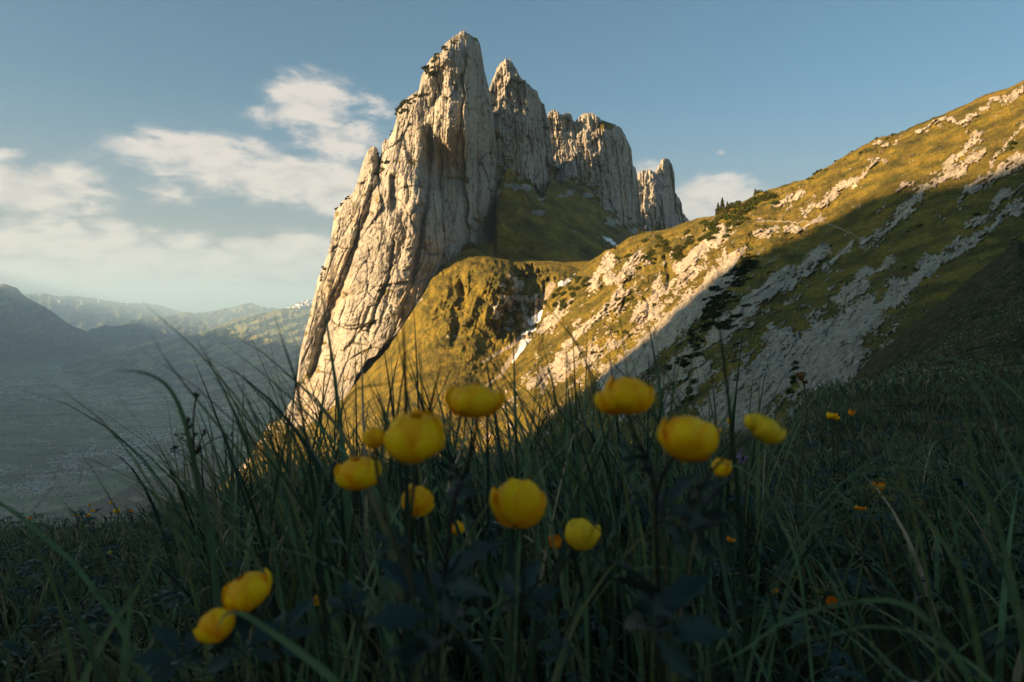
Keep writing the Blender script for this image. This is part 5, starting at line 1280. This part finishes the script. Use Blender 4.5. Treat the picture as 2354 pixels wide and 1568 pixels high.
def bush(rel, u, v, hpx, kind, label, group, wide=1.0, sink=.1):
    p = look(rel, u, v); D = p.y; h = hpx / F * D; i = kk_[0]; kk_[0] += 1
    e_ = bpy.data.objects.new({'conifer': 'conifer_tree', 'goldconifer': 'conifer_tree', 'shrub': 'shrub', 'dwarf_pine': 'dwarf_pine'}[kind], None); COL.objects.link(e_)
    e_.location = (p.x, p.y + h * .15, p.z - h * sink); e_.rotation_euler = (0, 0, i * 2.4); e_.scale = (h * wide, h * wide, h)
    for nm, me_ in (('crown', CROWN[kind][i % len(CROWN[kind])]), ('trunk', TRUNK[kind])):
        c_ = bpy.data.objects.new(nm, me_); COL.objects.link(c_); c_.parent = e_
    tag(e_, label, {'conifer': 'tree', 'goldconifer': 'tree', 'shrub': 'shrub', 'dwarf_pine': 'shrub'}[kind], group)
R_ = random.Random(5)
for (u, v, h_) in ((1652,492,30),(1662,486,36),(1673,482,22)):
    bush(right, u, v, h_, 'conifer', {1652: 'leftmost small dark conifer at the edge of the skyline thicket', 1662: 'tallest conifer standing over the skyline thicket', 1673: 'short conifer tucked right of the tallest one on the skyline'}[u], 'conifers on the ridge', .9)
bush(right, 1737, 447, 16, 'conifer', 'lone tiny conifer on the skyline right of the thicket', 'conifers on the ridge')
bush(right, 1470, 536, 16, 'goldconifer', 'small golden conifer left of the rock step on the ridge', 'conifers on the ridge')
bush(right, 1505, 527, 12, 'goldconifer', 'tiny golden conifer on top of the rock step', 'conifers on the ridge')
bush(right, 1415, 572, 12, 'goldconifer', 'tiny golden conifer low on the left ridge line', 'conifers on the ridge')
def clump(rel, pts, n, hr, kind, label, group, su, sv, wide=1.5):
    spots_ = [(pts[k % len(pts)][0] + R_.gauss(0, su), pts[k % len(pts)][1] + R_.gauss(0, sv), R_.uniform(*hr), R_.uniform(.6, .9)) for k in range(n)]
    us_ = sorted(q[0] for q in spots_); vs_ = sorted(q[1] for q in spots_)
    for (u, v, h_, w_) in spots_:
        up = 'upper' if v < vs_[n // 3] else ('lower' if v > vs_[(2 * n) // 3] else 'middle'); si = 'left' if u < us_[n // 3] else ('right' if u > us_[(2 * n) // 3] else 'centre')
        big = 'larger' if h_ > (hr[0] + hr[1]) / 2 else 'smaller'
        lb = label.replace('small ', '', 1) if label.startswith('small ') else label.replace('tiny ', '', 1)
        bush(rel, u, v, h_, kind, f'{big} {lb}, {up} {si}', group, wide * w_, .42)
clump(right, [(1680,490),(1700,482),(1720,475),(1690,500),(1740,460),(1765,452)], 40, (14, 24), 'shrub', 'leafy green shrub in the thicket on the sunlit ridge', 'shrubs of the ridge thicket', 14, 7)
clump(right, [(1625,525),(1640,545),(1600,545),(1580,560),(1650,515),(1660,530)], 30, (10, 18), 'shrub', 'green shrub just below the ridge above the pale rock', 'shrubs below the ridge', 14, 9)
clump(right, [(1530,570),(1545,590),(1510,590),(1480,600),(1520,555),(1560,580),(1455,590)], 34, (10, 18), 'shrub', 'green shrub on the sunlit flank around the dark cleft', 'shrubs around the cleft', 15, 10)
clump(right, [(1345,650),(1320,672),(1300,690),(1285,675),(1330,640),(1290,700)], 26, (10, 18), 'shrub', 'green shrub on the nose above the snow gully', 'shrubs above the gully', 10, 9)
clump(right, [(1430,700),(1445,680),(1400,720),(1420,760),(1380,800),(1455,760)], 18, (7, 13), 'shrub', 'small ochre green shrub among the broken sunlit rocks', 'shrubs among the sunlit rocks', 14, 12)
clump(right, [(1890,390),(1930,370),(1860,412),(1960,350),(2060,312),(2030,318)], 16, (5, 9), 'shrub', 'low dark shrub on the upper skyline', 'low shrubs on the upper skyline', 16, 2)
clump(right, [(1725,600),(1710,630),(1690,650),(1660,680),(1650,710),(1630,740),(1610,770),(1600,800),(1570,830),(1680,690),(1640,700),(1715,610)], 110, (10, 20), 'dwarf_pine', 'dark dwarf pine in the patch below the big slab', 'dwarf pines below the slab', 12, 11, 2.0)
clump(right, [(1680,738),(1670,745),(1700,725)], 6, (14, 20), 'dwarf_pine', 'dark dwarf pine alone on the shaded turf right of the patch', 'lone dwarf pines', 8, 4, 2.0)
clump(right, [(1675,745),(1658,700),(1700,705),(1760,620)], 8, (9, 14), 'dwarf_pine', 'small dark dwarf pine higher on the shaded slope', 'small dwarf pines', 16, 9, 2.0)
clump(right, [(1840,850),(1825,870),(1835,895),(1900,930),(1585,910),(1595,895)], 14, (14, 22), 'shrub', 'dark leafy bush in the hollow left of the rounded rock', 'bushes by the rounded rock', 9, 9, 1.4)
clump(right, [(2330,335),(2322,342)], 3, (14, 20), 'shrub', 'green bush high up by the right-hand rocks', 'bushes by the upper rocks', 6, 4, 1.4)
clump(right, [(2245,500),(2110,530),(1900,610),(2080,620)], 8, (8, 13), 'shrub', 'grey green bush on the shaded upper slope', 'bushes on the shaded slope', 14, 6, 1.4)
clump(peak1, [(1022,112),(1040,98),(1005,128),(996,136),(990,150),(1000,165),(983,160)], 22, (9, 14), 'dwarf_pine', 'dwarf pine clinging to the left shoulder of the highest peak', 'dwarf pines on the top shoulder', 5, 4, 1.5)
clump(peak1, [(925,240),(935,232),(948,228),(960,218),(975,214),(920,255),(930,250)], 24, (8, 13), 'dwarf_pine', 'dwarf pine on the ledge halfway up the left edge of the peak', 'dwarf pines on the middle ledge', 5, 4, 1.5)
clump(peak1, [(880,378),(890,370),(875,390),(862,398),(868,355)], 14, (6, 10), 'dwarf_pine', 'dwarf pine in the notch beside the small left pinnacle', 'dwarf pines in the notch', 4, 4, 1.5)
clump(peak1, [(778,480),(785,472),(795,458),(805,455),(739,630),(745,618),(742,645)], 14, (6, 10), 'dwarf_pine', 'dwarf pine on the lower left edge of the cliff', 'dwarf pines on the lower edge', 3, 3, 1.5)
clump(peak1, [(880,665),(850,745),(840,755),(870,680),(905,280),(925,300),(935,310)], 16, (4, 7), 'dwarf_pine', 'small dwarf pine on a grassy ledge in the cliff', 'dwarf pines in the cliff', 8, 4, 1.6)
clump(spur, [(600,1000),(620,975),(590,1015),(630,960),(640,955),(560,1072),(575,1050),(530,1100)], 44, (10, 22), 'conifer', 'conifer on the steep foot left of the cliff', 'conifers at the cliff foot', 8, 6, .9)
clump(spur, [(1045,680),(1100,760),(1060,740),(1000,720),(1090,640)], 12, (5, 8), 'shrub', 'tiny shrub on the golden spur', 'tiny shrubs on the spur', 16, 14, 1.5)
